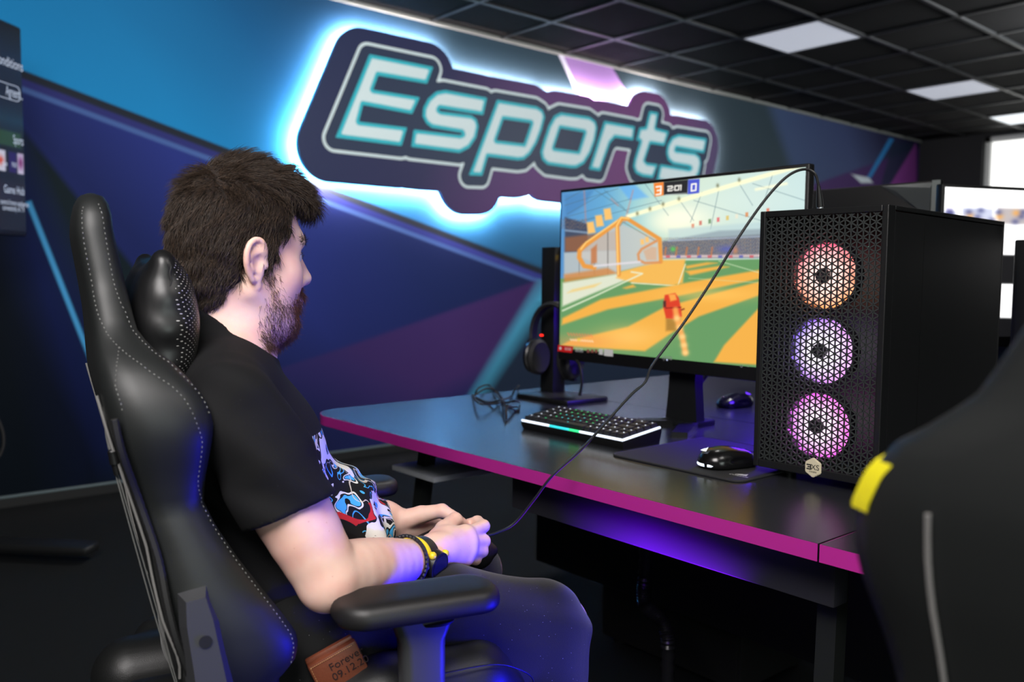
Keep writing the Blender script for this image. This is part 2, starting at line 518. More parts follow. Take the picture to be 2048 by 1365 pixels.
# --- ceiling: black tiles in a T-bar grid
P_ = .5835; GX0, GY0 = 5.0, 2.36
b = BM(); box(b, (XL-.2, YF-.2, ZC+.012), (XE+.2, YW+.2, ZC+.3)); structure('ceiling', b, tile_m)
b = BM()
k = math.ceil((XL-GX0)/P_)
while GX0+k*P_ < XE:
    x = GX0+k*P_; box(b, (x-.012, YF, ZC), (x+.012, YW, ZC+.015)); k += 1
k = math.ceil((YF-GY0)/P_)
while GY0+k*P_ < YW-.05:
    y = GY0+k*P_; box(b, (XL, y-.012, ZC-.001), (XE, y+.012, ZC+.015)); k += 1
structure('trim_1', b, grid_m)
b = BM(); box(b, (XL, YW-.022, ZC-.012), (XE, YW, ZC+.012), .004); structure('trim_2', b, mat('wall_angle', (120, 124, 120), .4))
b = BM(); box(b, (XL, YW-.016, 0), (XE, YW, .045)); structure('baseboard_back', b, mat('skirting', (16, 18, 19), .6))
b = BM(); box(b, (XL, YW-.018, .045), (XE, YW, .055), .002); structure('trim_3', b, mat('skirting_lit_top', (88, 104, 108), .4))  # lit top edge of the skirting, put into a paler colour

lamp_white = mat('light_diffuser', (225, 228, 235), .5, emit=(235, 240, 255), strength=.42)
lamp_far = mat('light_diffuser_bright', (235, 238, 240), .5, emit=(240, 248, 255), strength=1.0)
for i, (x, lab) in enumerate(((GX0, 'square ceiling light panel nearest the camera, at upper right'),
                              (GX0+4*P_, 'middle square ceiling light panel, second along the row'),
                              (GX0+7*P_, 'farthest bright ceiling light panel in front of the window'))):
    t = thing('ceiling_light', lab, 'ceiling light', (x+P_/2, GY0+1.5*P_, ZC), group='square ceiling light panels')
    h = P_/2-.012
    b = BM()
    for s in (-1, 1):
        box(b, (-h, s*h-.008, -.004), (h, s*h+.008, .010)); box(b, (s*h-.008, -h, -.004), (s*h+.008, h, .010))
    obj('frame', b, grid_m, t, smooth=None)
    b = BM(); box(b, (-h+.008, -h+.008, -.001), (h-.008, h-.008, .008)); obj('diffuser', b, lamp_far if i == 2 else lamp_white, t, smooth=None)

# ================================================================ ILLUMINATED SIGN
def cA(x, y): return (600+x/3.4125, 60+y/3.4125)
def cB(x, y): return (920+x/4.55, 120+y/4.55)
def cC(x, y): return (1160+x/4.55, 160+y/4.55)
YS = YW-.075                                     # face of the sign
def sgn(f, pts): return [(lambda p: (p[0], p[2]))(at(*f(*q), 'Y', YS)) for q in pts]
LET = [
 [(sgn(cA, [(470,168),(903,255),(862,368),(528,312),(492,410),(812,462),(760,575),(425,512),(396,628),(725,668),(688,792),(238,735)]), 0)],
 [(sgn(cA, [(1270,465),(1245,582),(950,536),(940,548),(955,558),(1165,585),(1200,612),(1212,660),(1195,740),(1150,805),(1085,840),(755,798),(772,682),(1085,720),(1105,712),(1100,702),(895,668),(855,638),(832,590),(838,530),(870,470),(925,422),(985,412)]), 0)],
 [(sgn(cB, [(330,365),(690,425),(745,460),(765,520),(735,640),(690,760),(630,860),(575,908),(520,915),(245,880),(195,1055),(75,1050)]), 0),
  (sgn(cB, [(388,540),(640,575),(575,765),(320,735)]), 1)],
 [(sgn(cB, [(910,480),(1170,520),(1225,560),(1240,620),(1220,740),(1180,850),(1120,945),(1050,985),(1000,985),(790,955),(740,910),(725,840),(760,720),(800,600),(850,510)]), 0),
  (sgn(cB, [(905,622),(1125,660),(1070,835),(845,805)]), 1)],
 [(sgn(cC, [(215,375),(490,425),(475,550),(310,525),(265,575),(175,830),(75,815)]), 0)],
 [(sgn(cC, [(625,285),(705,300),(680,440),(800,470),(760,600),(632,580),(580,735),(600,757),(700,770),(655,893),(560,880),(500,850),(478,790),(490,720),(540,560),(505,550),(535,435),(590,430)]), 0)],
 [(sgn(cC, [(1145,535),(1120,668),(868,622),(860,640),(1040,665),(1080,700),(1092,760),(1075,850),(1030,925),(970,958),(690,920),(722,770),(985,812),(1000,802),(985,795),(840,770),(795,730),(778,665),(790,590),(830,520),(890,495)]), 0)]]
LS = [poly_sdf(l) for l in LET]
SX0, SX1 = LET[0][0][0][-1][0]-.36, max(p[0] for p in LET[-1][0][0])+.36
SZ0, SZ1 = min(p[1] for p in LET[2][0][0])-.36, max(p[1] for p in LET[0][0][0])+.3
LSS = [poly_sdf([q for q in l if not q[1]]) for l in LET]+[poly_sdf([(sgn(cC, [(640,600),(800,480),(760,780),(660,790)]), 0)])]
def solid(X, Z): return np.minimum.reduce([f(X, Z) for f in LSS])
def union(X, Z):
    return np.minimum.reduce([f(X, Z) for f in LS])
sign = thing('wall_sign', 'large backlit wall sign on the mural, dark plate with turquoise lettering Esports', 'sign', ((SX0+SX1)/2, YS, (SZ0+SZ1)/2))
def sheet(sdf, lvl, y0, y1, m, name, parent, h=.012, bounds=None, dx=0, dz=0, label=None):
    x0, z0, x1, z1 = bounds or (SX0, SZ0, SX1, SZ1)
    vs, fs = grid_mask(name, x0, z0, x1, z1, h, lambda X, Z: sdf(X-dx, Z-dz), lvl)
    b = BM(); bv = [b.verts.new((v[0], y0, v[1])) for v in vs]
    for f in fs: b.faces.new([bv[i] for i in f])
    bmesh.ops.recalc_face_normals(b, faces=b.faces[:])
    if b.faces[0].normal.y > 0: bmesh.ops.reverse_faces(b, faces=b.faces[:])
    if y1 > y0:
        bd = [e for e in b.edges if len(e.link_faces) == 1]
        r = bmesh.ops.extrude_edge_only(b, edges=bd)
        bmesh.ops.translate(b, verts=[v for v in r['geom'] if isinstance(v, bmesh.types.BMVert)], vec=(0, y1-y0, 0))
    return obj(name, b, m, parent, world=True, smooth=35, label=label)
plate_m = bpy.data.materials.new('sign_plate'); plate_m.use_nodes = True
nt = plate_m.node_tree; N = nt.nodes; L = nt.links
geo = N.new('ShaderNodeTexCoord'); dt = N.new('ShaderNodeVectorMath'); dt.operation = 'DOT_PRODUCT'; L.new(geo.outputs['Object'], dt.inputs[0]); dt.inputs[1].default_value = (1, 0, -.35)
mr = N.new('ShaderNodeMapRange'); L.new(dt.outputs['Value'], mr.inputs['Value'])
hw = (SX1-SX0)/2; mr.inputs['From Min'].default_value = -hw*.9; mr.inputs['From Max'].default_value = hw
rp = N.new('ShaderNodeValToRGB'); L.new(mr.outputs['Result'], rp.inputs['Fac'])
el = rp.color_ramp.elements
while len(el) < 5: el.new(.5)
for e, (p, c) in zip(el, [(0, (34, 44, 80)), (.22, (42, 42, 82)), (.45, (92, 50, 112)), (.7, (112, 62, 116)), (1, (66, 66, 100))]): e.position = p; e.color = rgb(c, .9)
L.new(rp.outputs['Color'], N['Principled BSDF'].inputs['Base Color']); setin(N['Principled BSDF'], 'Roughness', .5); setin(N['Principled BSDF'], 'Specular IOR Level', .3)
sheet(solid, .205, YS, YS+.03, plate_m, 'backing_plate', sign, dx=-.03, dz=-.055)
sign_white = mat('sign_pale', (205, 222, 224), .5, spec=.3)
sign_teal = mat('sign_teal', (50, 178, 192), .5, spec=.3)
sign_navy = mat('sign_navy', (40, 52, 76), .5, spec=.3)
sheet(solid, .078, YS-.003, YS, sign_white, 'outline', sign, dx=-.005, dz=-.008, label='pale outline around the lettering')
sheet(solid, .060, YS-.006, YS-.003, sign_navy, 'shadow_panel', sign, dx=-.005, dz=-.008, label='dark navy field behind the lettering')
for i, f in enumerate(LS):
    P = LET[i][0][0]; bb = (min(p[0] for p in P)-.02, min(p[1] for p in P)-.02, max(p[0] for p in P)+.02, max(p[1] for p in P)+.02)
    o = sheet(f, 0, YS-.009, YS-.006, sign_teal, 'letter', sign, h=.007, bounds=bb, label='turquoise edged letter '+'Esports'[i])
    sheet(f, -.0225, YS-.012, YS-.009, sign_white, 'letter_face', o, h=.007, bounds=bb)
# the strip of LEDs behind the plate that makes the halo on the wall
vs, fs = grid_mask('led', SX0, SZ0, SX1, SZ1, .02, lambda X, Z: np.abs(union(X+.03, Z+.055)-.180), .011)
b = BM(); bv = [b.verts.new((v[0], YS+.034, v[1])) for v in vs]
for f in fs: b.faces.new([bv[i] for i in f])
bmesh.ops.recalc_face_normals(b, faces=b.faces[:])
if b.faces[0].normal.y < 0: bmesh.ops.reverse_faces(b, faces=b.faces[:])
led_m = mat('led_strip', (240, 240, 240), .5, emit=(255, 236, 232), strength=900)
obj('led_strip', b, led_m, sign, world=True, smooth=None)

# ================================================================ DISPLAYS: pictures on screens
class Canvas:
    """a picture on a w x h screen; painted in photo pixels of the screen's own points, or in 0..1"""
    def __init__(s, M, w, h, nx, ny):
        s.M, s.w, s.h, s.nx, s.ny = M, w, h, nx, ny
        U, V = np.meshgrid(np.linspace(0, 1, nx), np.linspace(0, 1, ny), indexing='ij')
        s.U, s.V = U, V
        A = np.array(M); P = A[:3, 3]+U[..., None]*w*A[:3, 0]+V[..., None]*h*A[:3, 1]-CAM
        z = P@_v; s.X = 1024+F_PX*(P@_r)/z; s.Y = 682.5-F_PX*(P@_u)/z
        s.C = np.zeros((nx, ny, 3))
    def uv(s): return (s.U*s.w, s.V*s.h)
    def poly(s, P, c, a=1, feather=1.5, uv=False):
        X, Y = (s.U, s.V) if uv else (s.X, s.Y)
        d = poly_sdf([(P, 0)])(X, Y); s.blend(np.clip(.5-d/feather, 0, 1)*a, c)
    def line(s, P, w, c, a=1, feather=1.5, uv=False):
        X, Y = (s.U, s.V) if uv else (s.X, s.Y)
        d = np.full(X.shape, 1e9)
        for p, q in zip(P[:-1], P[1:]):
            p, q = np.array(p, float), np.array(q, float); e = q-p
            t = np.clip(((X-p[0])*e[0]+(Y-p[1])*e[1])/(e@e+1e-9), 0, 1)
            d = np.minimum(d, np.hypot(X-p[0]-t*e[0], Y-p[1]-t*e[1]))
        s.blend(np.clip(.5-(d-w/2)/feather, 0, 1)*a, c)
    def blob(s, x, y, rx, ry, c, a=1, uv=False):
        X, Y = (s.U, s.V) if uv else (s.X, s.Y)
        s.blend(np.exp(-((X-x)/rx)**2-((Y-y)/ry)**2)*a, c)
    def blend(s, m, c): s.C += (np.array(c, float)-s.C)*m[..., None]
    def build(s, name, m, parent):
        V = np.stack([s.U*s.w, s.V*s.h, np.zeros_like(s.U)], -1).reshape(-1, 3)
        i = np.arange(s.nx*s.ny).reshape(s.nx, s.ny)
        Fq = np.stack([i[:-1, :-1], i[1:, :-1], i[1:, 1:], i[:-1, 1:]], -1).reshape(-1, 4)
        me = np_mesh(name, V, Fq)
        c = s.C.reshape(-1, 3)/255; c = np.where(c <= .04045, c/12.92, ((np.clip(c, 0, 1)+.055)/1.055)**2.4)
        a = me.attributes.new('pix', 'FLOAT_COLOR', 'POINT')
        a.data.foreach_set('color', np.concatenate([c, np.ones((len(c), 1))], 1).astype(np.float32).ravel())
        me.transform(s.M)
        return obj(name, me, m, parent, world=True, smooth=None)
black_plastic = mat('black_plastic', (16, 16, 17), .42, bump=.05, scale=900)
satin_black = mat('satin_black', (24, 25, 26), .34)
matte_black = mat('matte_black', (14, 14, 15), .7)
dark_metal = mat('dark_metal', (38, 40, 42), .42, metal=.6)
screen_emit = attr_emission('screen_picture', 1.0)

# --- television on its stand at the left
ang = R(43.6); tx, ty = math.cos(ang), math.sin(ang)
pr_ = at(49, 262, 'Y', 4.0); zt = at(42, 55, 'Y', 4.0)[2]; zb = at(57, 474, 'Y', 4.0)[2]
TW, TH = 1.5, zt-zb
tv0 = np.array([pr_[0]-tx*TW, pr_[1]-ty*TW, zb])
tvM = frame(tv0, (tx, ty, 0), (0, 0, 1))
tv = thing('television', 'large wall-height television with a menu on screen at the left edge', 'television', (float(pr_[0]-tx*TW/2), float(pr_[1]-ty*TW/2), zb), ang)
tvM_body = tvM
b = BM(); box(b, (0, 0, -.05), (TW, TH, -.002), .008, M=tvM_body)
obj('housing', b, satin_black, tv, world=True)
cv = Canvas(frame(tv0+np.array([tx*.008, ty*.008, .02])+np.array([ty, -tx, 0])*.0005, (tx, ty, 0), (0, 0, 1)), TW-.016, TH-.03, 300, 150)
cv.C[...] = (12, 14, 34)
cv.blend(np.clip((cv.V-.5)*2.2, 0, 1), (14, 40, 66)); cv.blend(np.clip((cv.V-.85)*7, 0, 1), (12, 20, 30))
cv.blend(np.clip(1-np.abs(cv.V-.54)/.1, 0, 1), (20, 50, 70))
cv.poly([(.5, .41), (.99, .41), (.99, .485), (.5, .485)], (40, 74, 48), .95, .01, uv=True)
cv.poly([(.80, .285), (.925, .285), (.925, .385), (.80, .385)], (205, 205, 225), 1, .006, uv=True)
cv.poly([(.937, .285), (.968, .285), (.968, .385), (.937, .385)], (36, 16, 92), 1, .006, uv=True)
cv.poly([(.972, .285), (.997, .285), (.997, .385), (.972, .385)], (205, 200, 225), 1, .006, uv=True)
cv.blob(.905, .335, .012, .02, (215, 70, 50), uv=True); cv.blob(.985, .34, .009, .03, (120, 30, 100), uv=True)
cv.poly([(.5, .12), (.99, .12), (.99, .24), (.5, .24)], (30, 22, 44), .9, .04, uv=True)
scr = cv.build('screen', attr_emission('tv_picture', .8, spec=.08), tv)
ui = mat('screen_lettering', (150, 160, 175), .5, emit=(170, 180, 200), strength=.6)
def tvt(s, u, v, size, w=None):
    M = frame(tv0+np.array([tx, ty, 0])*u*TW+np.array([0, 0, 1])*v*TH+np.array([ty, -tx, 0])*.002, (tx, ty, 0), (0, 0, 1))
    obj('lettering', text_bm(s, size, M, 0, width=w), ui, scr, world=True, smooth=None)
tvt('conditions', .945, .81, .055, .16); tvt('Agreem...', .962, .675, .055, .10); tvt('Sports', .972, .455, .05, .06)
tvt('Game Hub', .95, .215, .045, .12); tvt('control home appliances', .95, .155, .03, .17); tvt('conveniently on TV', .945, .128, .03, .13)
tvt('tube', .915, .335, .03, .03); tvt('MAX', .953, .335, .03, .03)
b = BM()
fr = [frame(tv0+np.array([ty, -tx, 0])*.002, (tx, ty, 0), (0, 0, 1)) @ Vector((u, v, 0)) for u, v in rrect(1.30, .64*TH, 1.475, .71*TH, .02, 4)]
tube(b, fr, .0015, 5, closed=True); obj('button_outline', b, ui, scr, world=True)
# floor stand of the television
st = thing('television_stand', 'low black floor stand on a flat base under the television', 'stand', (float(pr_[0]-tx*TW/2), float(pr_[1]-ty*TW/2), 0), ang)
cx, cy = pr_[0]-tx*.42, pr_[1]-ty*.42
Mst = frame(np.array([cx, cy, 0]), (tx, ty, 0), (-ty, tx, 0))
b = BM(); box(b, (-.9, .03, .0), (.25, .12, .05), .008, M=Mst); box(b, (.1, -.42, .035), (.2, .42, .075), .015, M=Mst); box(b, (-.85, -.42, .035), (-.75, .42, .075), .015, M=Mst)
obj('base', b, satin_black, st, world=True)
b = BM(); box(b, (-.42, .055, .05), (-.32, .095, zb+.1), .01, M=Mst); box(b, (-.22, .055, .05), (-.12, .095, zb+.1), .01, M=Mst); obj('upright', b, satin_black, st, world=True)
b = BM(); p = [at(-6, 835, 'Y', 3.6), at(4, 860, 'Y', 3.6), at(7, 880, 'Y', 3.6), at(4, 900, 'Y', 3.6), at(-10, 915, 'Y', 3.6), at(-60, 890, 'Y', 3.6), at(-70, 700, 'Y', 3.65), at(-75, 470, 'Y', 3.7)]
tube(b, spline(p, 6), .006, 6); obj('cable', b, matte_black, tv, world=True)
# ================================================================ DESKS
DT = .745                                  # desk height
XF, XM, XB = 1.073, 1.872, 2.671           # front edge, middle seam, far edge
YN, YD = .606, 2.094                       # near seam, end by the wall
desk_top = mat('desk_laminate', (36, 37, 41), .25, spec=.6, bump=.05, scale=700)
edge_m = mat('magenta_edge_band', (176, 40, 140), .38, spec=.45)
rail_m = mat('desk_steel', (58, 58, 66), .4, metal=.3)
def desk(name, lab, x0, x1, y0, y1, rounded=None, front=True):
    t = thing(name, lab, 'desk', ((x0+x1)/2, (y0+y1)/2, 0), group=None)
    def outline(g):
        pts = [(x0+g, y0+g), (x1-g, y0+g), (x1-g, y1-g)]
        if rounded:
            r = .11-g
            pts += [(x0+.11+r*math.cos(R(90+k*6)), y1-.11+r*math.sin(R(90+k*6))) for k in range(16)]
        else: pts.append((x0+g, y1-g))
        return pts
    b = BM(); prism(b, outline(.0012), DT-.0245, DT)
    obj('desktop', b, desk_top, t, world=True, smooth=30)
    b = BM(); o, i = outline(0), outline(.0011); n = len(o)
    if front: o, i = [o[(k+2) % n] for k in range(n-1)], [i[(k+2) % n] for k in range(n-1)]       # the far end, the corner and the front
    else: o, i = o[:3] if False else [o[1], o[2], o[3]], [i[1], i[2], i[3]]
    if front: o.append((x0, y0+.001)); i.append((x0+.0011, y0+.001))
    for k in range(len(o)-1):
        rings(b, [[(*o[k], DT-.025), (*o[k], DT-.0004), (*i[k], DT-.0004), (*i[k], DT-.025)], [(*o[k+1], DT-.025), (*o[k+1], DT-.0004), (*i[k+1], DT-.0004), (*i[k+1], DT-.025)]], caps=k in (0, len(o)-2))
    bmesh.ops.remove_doubles(b, verts=b.verts[:], dist=1e-5)
    obj('edge_band', b, edge_m, t, world=True, smooth=None, label='magenta edge band')
    fx = x0+.085 if front else x1-.125
    b = BM(); box(b, (fx, y0+.02, DT-.118), (fx+.04, (y0+.74) if rounded else y1-.12, DT-.0255), .003); obj('frame_rail', b, rail_m, t, world=True)
    yfar = float(at(866, 915, 'X', x0+.15)[1]) if rounded else y1-.5
    for yy, yb in ((y0+.04, y0+.04), (yfar, yfar+.10)):
        b = BM()
        xa, xb = (x0+.15, x0+.13) if front else (x1-.15, x1-.13)
        rings(b, [[(xa-.016, yy, DT-.0255), (xa+.016, yy, DT-.0255), (xa+.016, yy+.032, DT-.0255), (xa-.016, yy+.032, DT-.0255)],
              [(xb-.016, yb, .0), (xb+.016, yb, .0), (xb+.016, yb+.032, .0), (xb-.016, yb+.032, .0)]])
        obj('leg', b, mat('leg_steel', (26, 29, 28), .5) if 'leg_steel' not in bpy.data.materials else bpy.data.materials['leg_steel'], t, world=True, smooth=None)
    if rounded:
        b = BM(); box(b, (x1-.07, y0+.05, .22), (x1-.052, y1-.12, DT-.0255), .002); obj('dark_filler_panel', b, matte_black, t, world=True)  # black panel added to darken the view under the desk
    return t
d1 = desk('gaming_desk', 'dark gaming desk with magenta front edge and rounded corner, where the bearded man sits', XF, XM-.001, YN, YD, True, True)
d2 = desk('gaming_desk', 'next dark desk with magenta edge beyond the seam, mostly behind the near chair', XF, XM-.001, YN-1.486, YN-.002, None, True)
d3 = desk('gaming_desk', 'opposite dark desk behind the large monitor, near the mural', XM+.001, XB, YN, YD, None, False)
d4 = desk('gaming_desk', 'opposite dark desk behind the tower computer, toward the window', XM+.001, XB, YN-1.486, YN-.002, None, False)
# under-desk light-coloured tray edge, spine and cabinet
pa, pb = at(868, 966, 'Y', 1.62), at(985, 938, 'Y', 1.62)
b = BM(); box(b, (pa[0], 1.62, pa[2]-.002), (XM-.08, 1.80, pa[2]+.012), .003)
o = obj('cable_tray', b, mat('tray_steel', (190, 194, 200), .3), None); tag(o, 'silver metal tray hanging under the desk behind the far armrest', 'tray')
for x in (1.55, 1.70): b = BM(); box(b, (x, 1.62, pa[2]+.012), (x+.02, 1.64, DT-.0255)); obj('hanger', b, rail_m, o, smooth=None)
b = BM(); box(b, (1.90, 1.28, .02), (2.25, 1.78, .52), .006)
cab = thing('under_desk_cabinet', 'black cabinet standing on the floor in the dark under the desk', 'cabinet', (2.07, 1.53, 0))
obj('body', b, matte_black, cab, world=True)
b = BM(); box(b, (1.894, 1.29, .04), (1.90, 1.77, .50), .002); obj('door', b, matte_black, cab, world=True)
for x in (1.94, 2.21):
    for y in (1.32, 1.74): b = BM(); cyl(b, (x, y, 0), (x, y, .02), .02); obj('foot', b, black_plastic, cab, world=True)
# cable spine under the desk
def spine(name, off, lab):
    px = [(1297, 1062), (1291, 1130), (1287, 1185), (1290, 1212), (1306, 1226), (1322, 1240), (1332, 1262), (1336, 1310)]
    P = [at(x+off, y, 'X', 1.52) for x, y in px]; P[0][2] = DT-.025
    k = P[-1][2]
    P = [np.array([q[0], q[1], max(q[2], .02)]) for q in P]; P.append(np.array([P[-1][0], P[-1][1], .015]))
    pts = spline(P, 14); rr = [.0155*(1+.10*math.cos(i*math.pi)) for i in range(len(pts))]
    b = BM(); tube(b, pts, rr, 12)
    return b, P
b, P = spine('cable_spine', 0, '')
sp = thing('cable_spine', 'ribbed black cable hose running from the desk down to the floor', 'cable hose', (float(P[-1][0]), float(P[-1][1]), 0))
obj('hose', b, mat('hose', (24, 24, 27), .28), sp, world=True)
b = BM(); box(b, (P[-1][0]-.05, P[-1][1]-.17, 0), (P[-1][0]+.04, P[-1][1]+.03, .012), .004); obj('base_plate', b, mat('spine_plate', (66, 62, 74), .45), sp, world=True)

# ================================================================ TOWER COMPUTER
fl = at(1505.5, 931, 'Z', .762); frp = at(1763, 974.5, 'Z', .762)
pw = float(np.hypot(*(frp-fl)[:2])); yawp = (math.atan2(-(frp-fl)[1], -(frp-fl)[0])-math.pi/2)*.35   # local y points from the right to the left front corner
pc_h = at(1521, 423.5, 'X', float(fl[0]))[2]-.762; pc_d = .53
pc = thing('tower_computer', 'large black tower computer with three glowing fans behind a triangle mesh front', 'computer', (float(fl[0]), float(fl[1]), DT), yawp)
case_m = mat('case_steel', (19, 20, 21), .36, bump=.06, scale=1200)
mesh_m = mat('case_front', (40, 44, 44), .5, bump=.05, scale=1500)
G = .017                                   # feet height
W_, Hh = pw, pc_h
b = BM()
x0, x1, y0, y1, z0, z1 = .026, pc_d, -W_, 0, G, G+Hh
box(b, (x0+.12, y0+.001, z0), (x1, y0+.004, z1-.010)); box(b, (x0, y0, z0), (x0+.115, y0+.004, z1-.010)); box(b, (x0, y1-.004, z0), (x1, y1, z1-.002))
box(b, (x0, y0, z0), (x1, y1, z0+.005)); box(b, (x0, y0, z1-.008), (x1, y1, z1), .002); box(b, (x1-.004, y0, z0), (x1, y1, z1))
box(b, (x0, y0+.004, z0+.005), (x0+.004, y1-.004, z0+.03)); box(b, (x0+.09, y0+.006, z0+.006), (x0+.095, y1-.006, z1-.01))
obj('body', b, case_m, pc, smooth=None)
b = BM()                                   # front surround
bw = .0105
box(b, (0, y0, z0), (.026, y0+bw, z1), .0015); box(b, (0, y1-bw, z0), (.026, y1, z1), .0015); box(b, (0, y0+bw, z0), (.026, y1-bw, z0+.014), .0015); box(b, (0, y0+bw, z1-.011), (.026, y1-bw, z1), .0015)
obj('front_frame', b, case_m, pc, smooth=None)
b = BM()                                   # triangle mesh: bars in three directions
ya, yb, za, zb_ = y0+bw, y1-bw, z0+.014, z1-.011
s = (yb-ya)/20; hv = 2*s/math.sqrt(3); bt = .0021
for i in range(21):
    y = ya+s*i; box(b, (.003, y-bt/2, za), (.0055, y+bt/2, zb_))
tn = math.tan(R(30))
for sg in (1, -1):
    kk = -60
    while kk < 80:
        c = za+kk*hv; kk += 1                   # z = c + sg*tn*(y-ya)
        P = []
        for y in (ya, yb): P.append((y, c+sg*tn*(y-ya)))
        (ya_, zA), (yb_, zB) = P
        lo, hi = 0., 1.; dz = zB-zA
        for bound, side in ((za, 1), (zb_, -1)):
            t = (bound-zA)/dz
            if side*dz > 0: lo = max(lo, t) if side == 1 else lo
            if side == 1 and dz < 0: hi = min(hi, t)
            if side == -1 and dz > 0: hi = min(hi, t)
            if side == -1 and dz < 0: lo = max(lo, t)
        if hi-lo < .01: continue
        q = [(ya+(yb-ya)*t, zA+dz*t) for t in (lo, hi)]
        e = Vector((0, q[1][0]-q[0][0], q[1][1]-q[0][1])); n = Vector((0, -e.z, e.y)).normalized()*bt/2
        A, Bq = Vector((.003, *q[0])), Vector((.003, *q[1])); d = Vector((.0025, 0, 0))
        rings(b, [[A-n, A+n, A+n+d, A-n+d], [Bq-n, Bq+n, Bq+n+d, Bq-n+d]])
obj('mesh_panel', b, mesh_m, pc, smooth=None)
def fan_mat(name, c_in, c_a, c_b, axis, strength):
    M = bpy.data.materials.new(name); M.use_nodes = True; nt = M.node_tree; N = nt.nodes; L = nt.links; bs = N['Principled BSDF']
    setin(bs, 'Base Color', (.5, .5, .5, 1)); setin(bs, 'Roughness', .5)
    g = N.new('ShaderNodeTexCoord')
    sub = N.new('ShaderNodeVectorMath'); sub.operation = 'LENGTH'; 
    sep = N.new('ShaderNodeSeparateXYZ'); L.new(g.outputs['Object'], sep.inputs[0])
    L.new(g.outputs['Object'], sub.inputs[0])
    mr = N.new('ShaderNodeMapRange'); L.new(sub.outputs['Value'], mr.inputs['Value']); mr.inputs['From Min'].default_value = .022; mr.inputs['From Max'].default_value = .056
    dt = N.new('ShaderNodeVectorMath'); dt.operation = 'DOT_PRODUCT'; L.new(g.outputs['Object'], dt.inputs[0]); dt.inputs[1].default_value = axis
    m2 = N.new('ShaderNodeMapRange'); L.new(dt.outputs['Value'], m2.inputs['Value']); m2.inputs['From Min'].default_value = -.05; m2.inputs['From Max'].default_value = .05
    r2 = N.new('ShaderNodeMix'); r2.data_type = 'RGBA'; L.new(m2.outputs['Result'], r2.inputs['Factor']); r2.inputs['A'].default_value = rgb(c_a); r2.inputs['B'].default_value = rgb(c_b)
    r3 = N.new('ShaderNodeMix'); r3.data_type = 'RGBA'; L.new(mr.outputs['Result'], r3.inputs['Factor']); r3.inputs['A'].default_value = rgb(c_in); L.new(r2.outputs['Result'], r3.inputs['B'])
    L.new(r3.outputs['Result'], bs.inputs['Emission Color']); setin(bs, 'Emission Strength', strength)
    return M
def pcloc(x, y, xl):
    """photo point on the plane at depth xl behind the tower front -> local y, z"""
    Mi = MW[pc.name].inverted(); o = Mi @ Vector(CAM); d = Mi.to_3x3() @ Vector(_v+(x-1024)/F_PX*_r-(y-682.5)/F_PX*_u)
    p = o+d*((xl-o.x)/d.x); return p
fans = [((1650, 552), fan_mat('fan_glow_pink', (255, 214, 205), (255, 150, 70), (240, 60, 110), (0, .3, 1), 1.3), 'pink and orange lit fan at the top'),
        ((1643.5, 702), fan_mat('fan_glow_violet', (250, 238, 255), (225, 140, 240), (105, 60, 225), (0, 1, .35), 1.3), 'violet lit fan in the middle'),
        ((1637, 852), fan_mat('fan_glow_magenta', (255, 225, 250), (255, 75, 215), (205, 50, 225), (0, .9, -.2), 1.25), 'magenta lit fan at the bottom')]
hub_m = mat('fan_hub', (30, 22, 36), .4); hubl = mat('fan_hub_mark', (120, 110, 125), .35)
for (fx, fy), fm, lab in fans:
    c = pcloc(fx, fy, .032)
    f = bpy.data.objects.new('fan', None); COL.objects.link(f); f.parent = pc; f.location = c; f['label'] = lab; f.empty_display_size = .03
    MW[f.name] = Matrix.Translation(c)
    RY = Matrix.Rotation(R(90), 4, 'Y')            # fan axis along local x
    b = BM(); n = 48
    for k in range(1): pass
    t = BM(); ro, ri = .0635, .0585
    rings(t, [[(r*math.cos(2*math.pi*k/n), r*math.sin(2*math.pi*k/n), z) for k in range(n)] for r, z in ((ri, -.003), (ro, -.003), (ro, .016), (ri, .016))], closed=True); merge(b, t, RY)
    obj('frame', b, hub_m, f)
    b = BM()                                      # nine broad translucent blades, pitched
    for k in range(9):
        a0 = 2*math.pi*k/9; rs = []
        for i in range(9):
            r = .0137+(.0578-.0137)*i/8; w = .030+.012*i/8; tw = R(28-14*i/8); sw = .25*i/8
            aw = w/r*.55
            th = [(r*math.cos(a0+sw-aw), r*math.sin(a0+sw-aw), .007*math.cos(tw)), (r*math.cos(a0+sw+aw), r*math.sin(a0+sw+aw), -.007*math.cos(tw))]
            rs.append([(*th[0][:2], th[0][2]-.0008), (*th[1][:2], th[1][2]-.0008), (*th[1][:2], th[1][2]+.0008), (*th[0][:2], th[0][2]+.0008)])
        t = BM(); rings(t, rs); merge(b, t, RY)
    obj('blades', b, fm, f, smooth=60)
    b = BM(); cyl(b, (.0135, 0, 0), (.0125, 0, 0), .058, n=40); obj('diffuser', b, fm, f)
    b = BM(); lathe(b, [(.0001, .013), (.0125, .013), (.0135, .012), (.0135, -.009), (.0125, -.0105), (.0001, -.0105)], 32, M=Matrix.Rotation(R(90), 4, 'Y')); h = obj('hub', b, hub_m, f)
    b = BM()
    t = BM(); [t.verts.new(p) for p in ((-.0117, .0042, -.0034), (-.0117, -.0034, -.0034), (-.0117, 0, .0042))]; t.faces.new(t.verts[:]); 
    bmesh.ops.translate(t, vec=(0, 0, 0), verts=t.verts); merge(b, t)
    for v in b.verts: v.co = c+v.co
    obj('hub_mark', b, hubl, f, smooth=None).location = -c
b = BM(); cb = pcloc(1626, 936, -.0025)
hexa = [(.0168*math.cos(R(30+60*k)), .0178*math.sin(R(30+60*k))) for k in range(6)]
Mb = Matrix.Translation(cb) @ frame((0, 0, 0), (0, -1, 0), (0, 0, 1)).to_4x4()
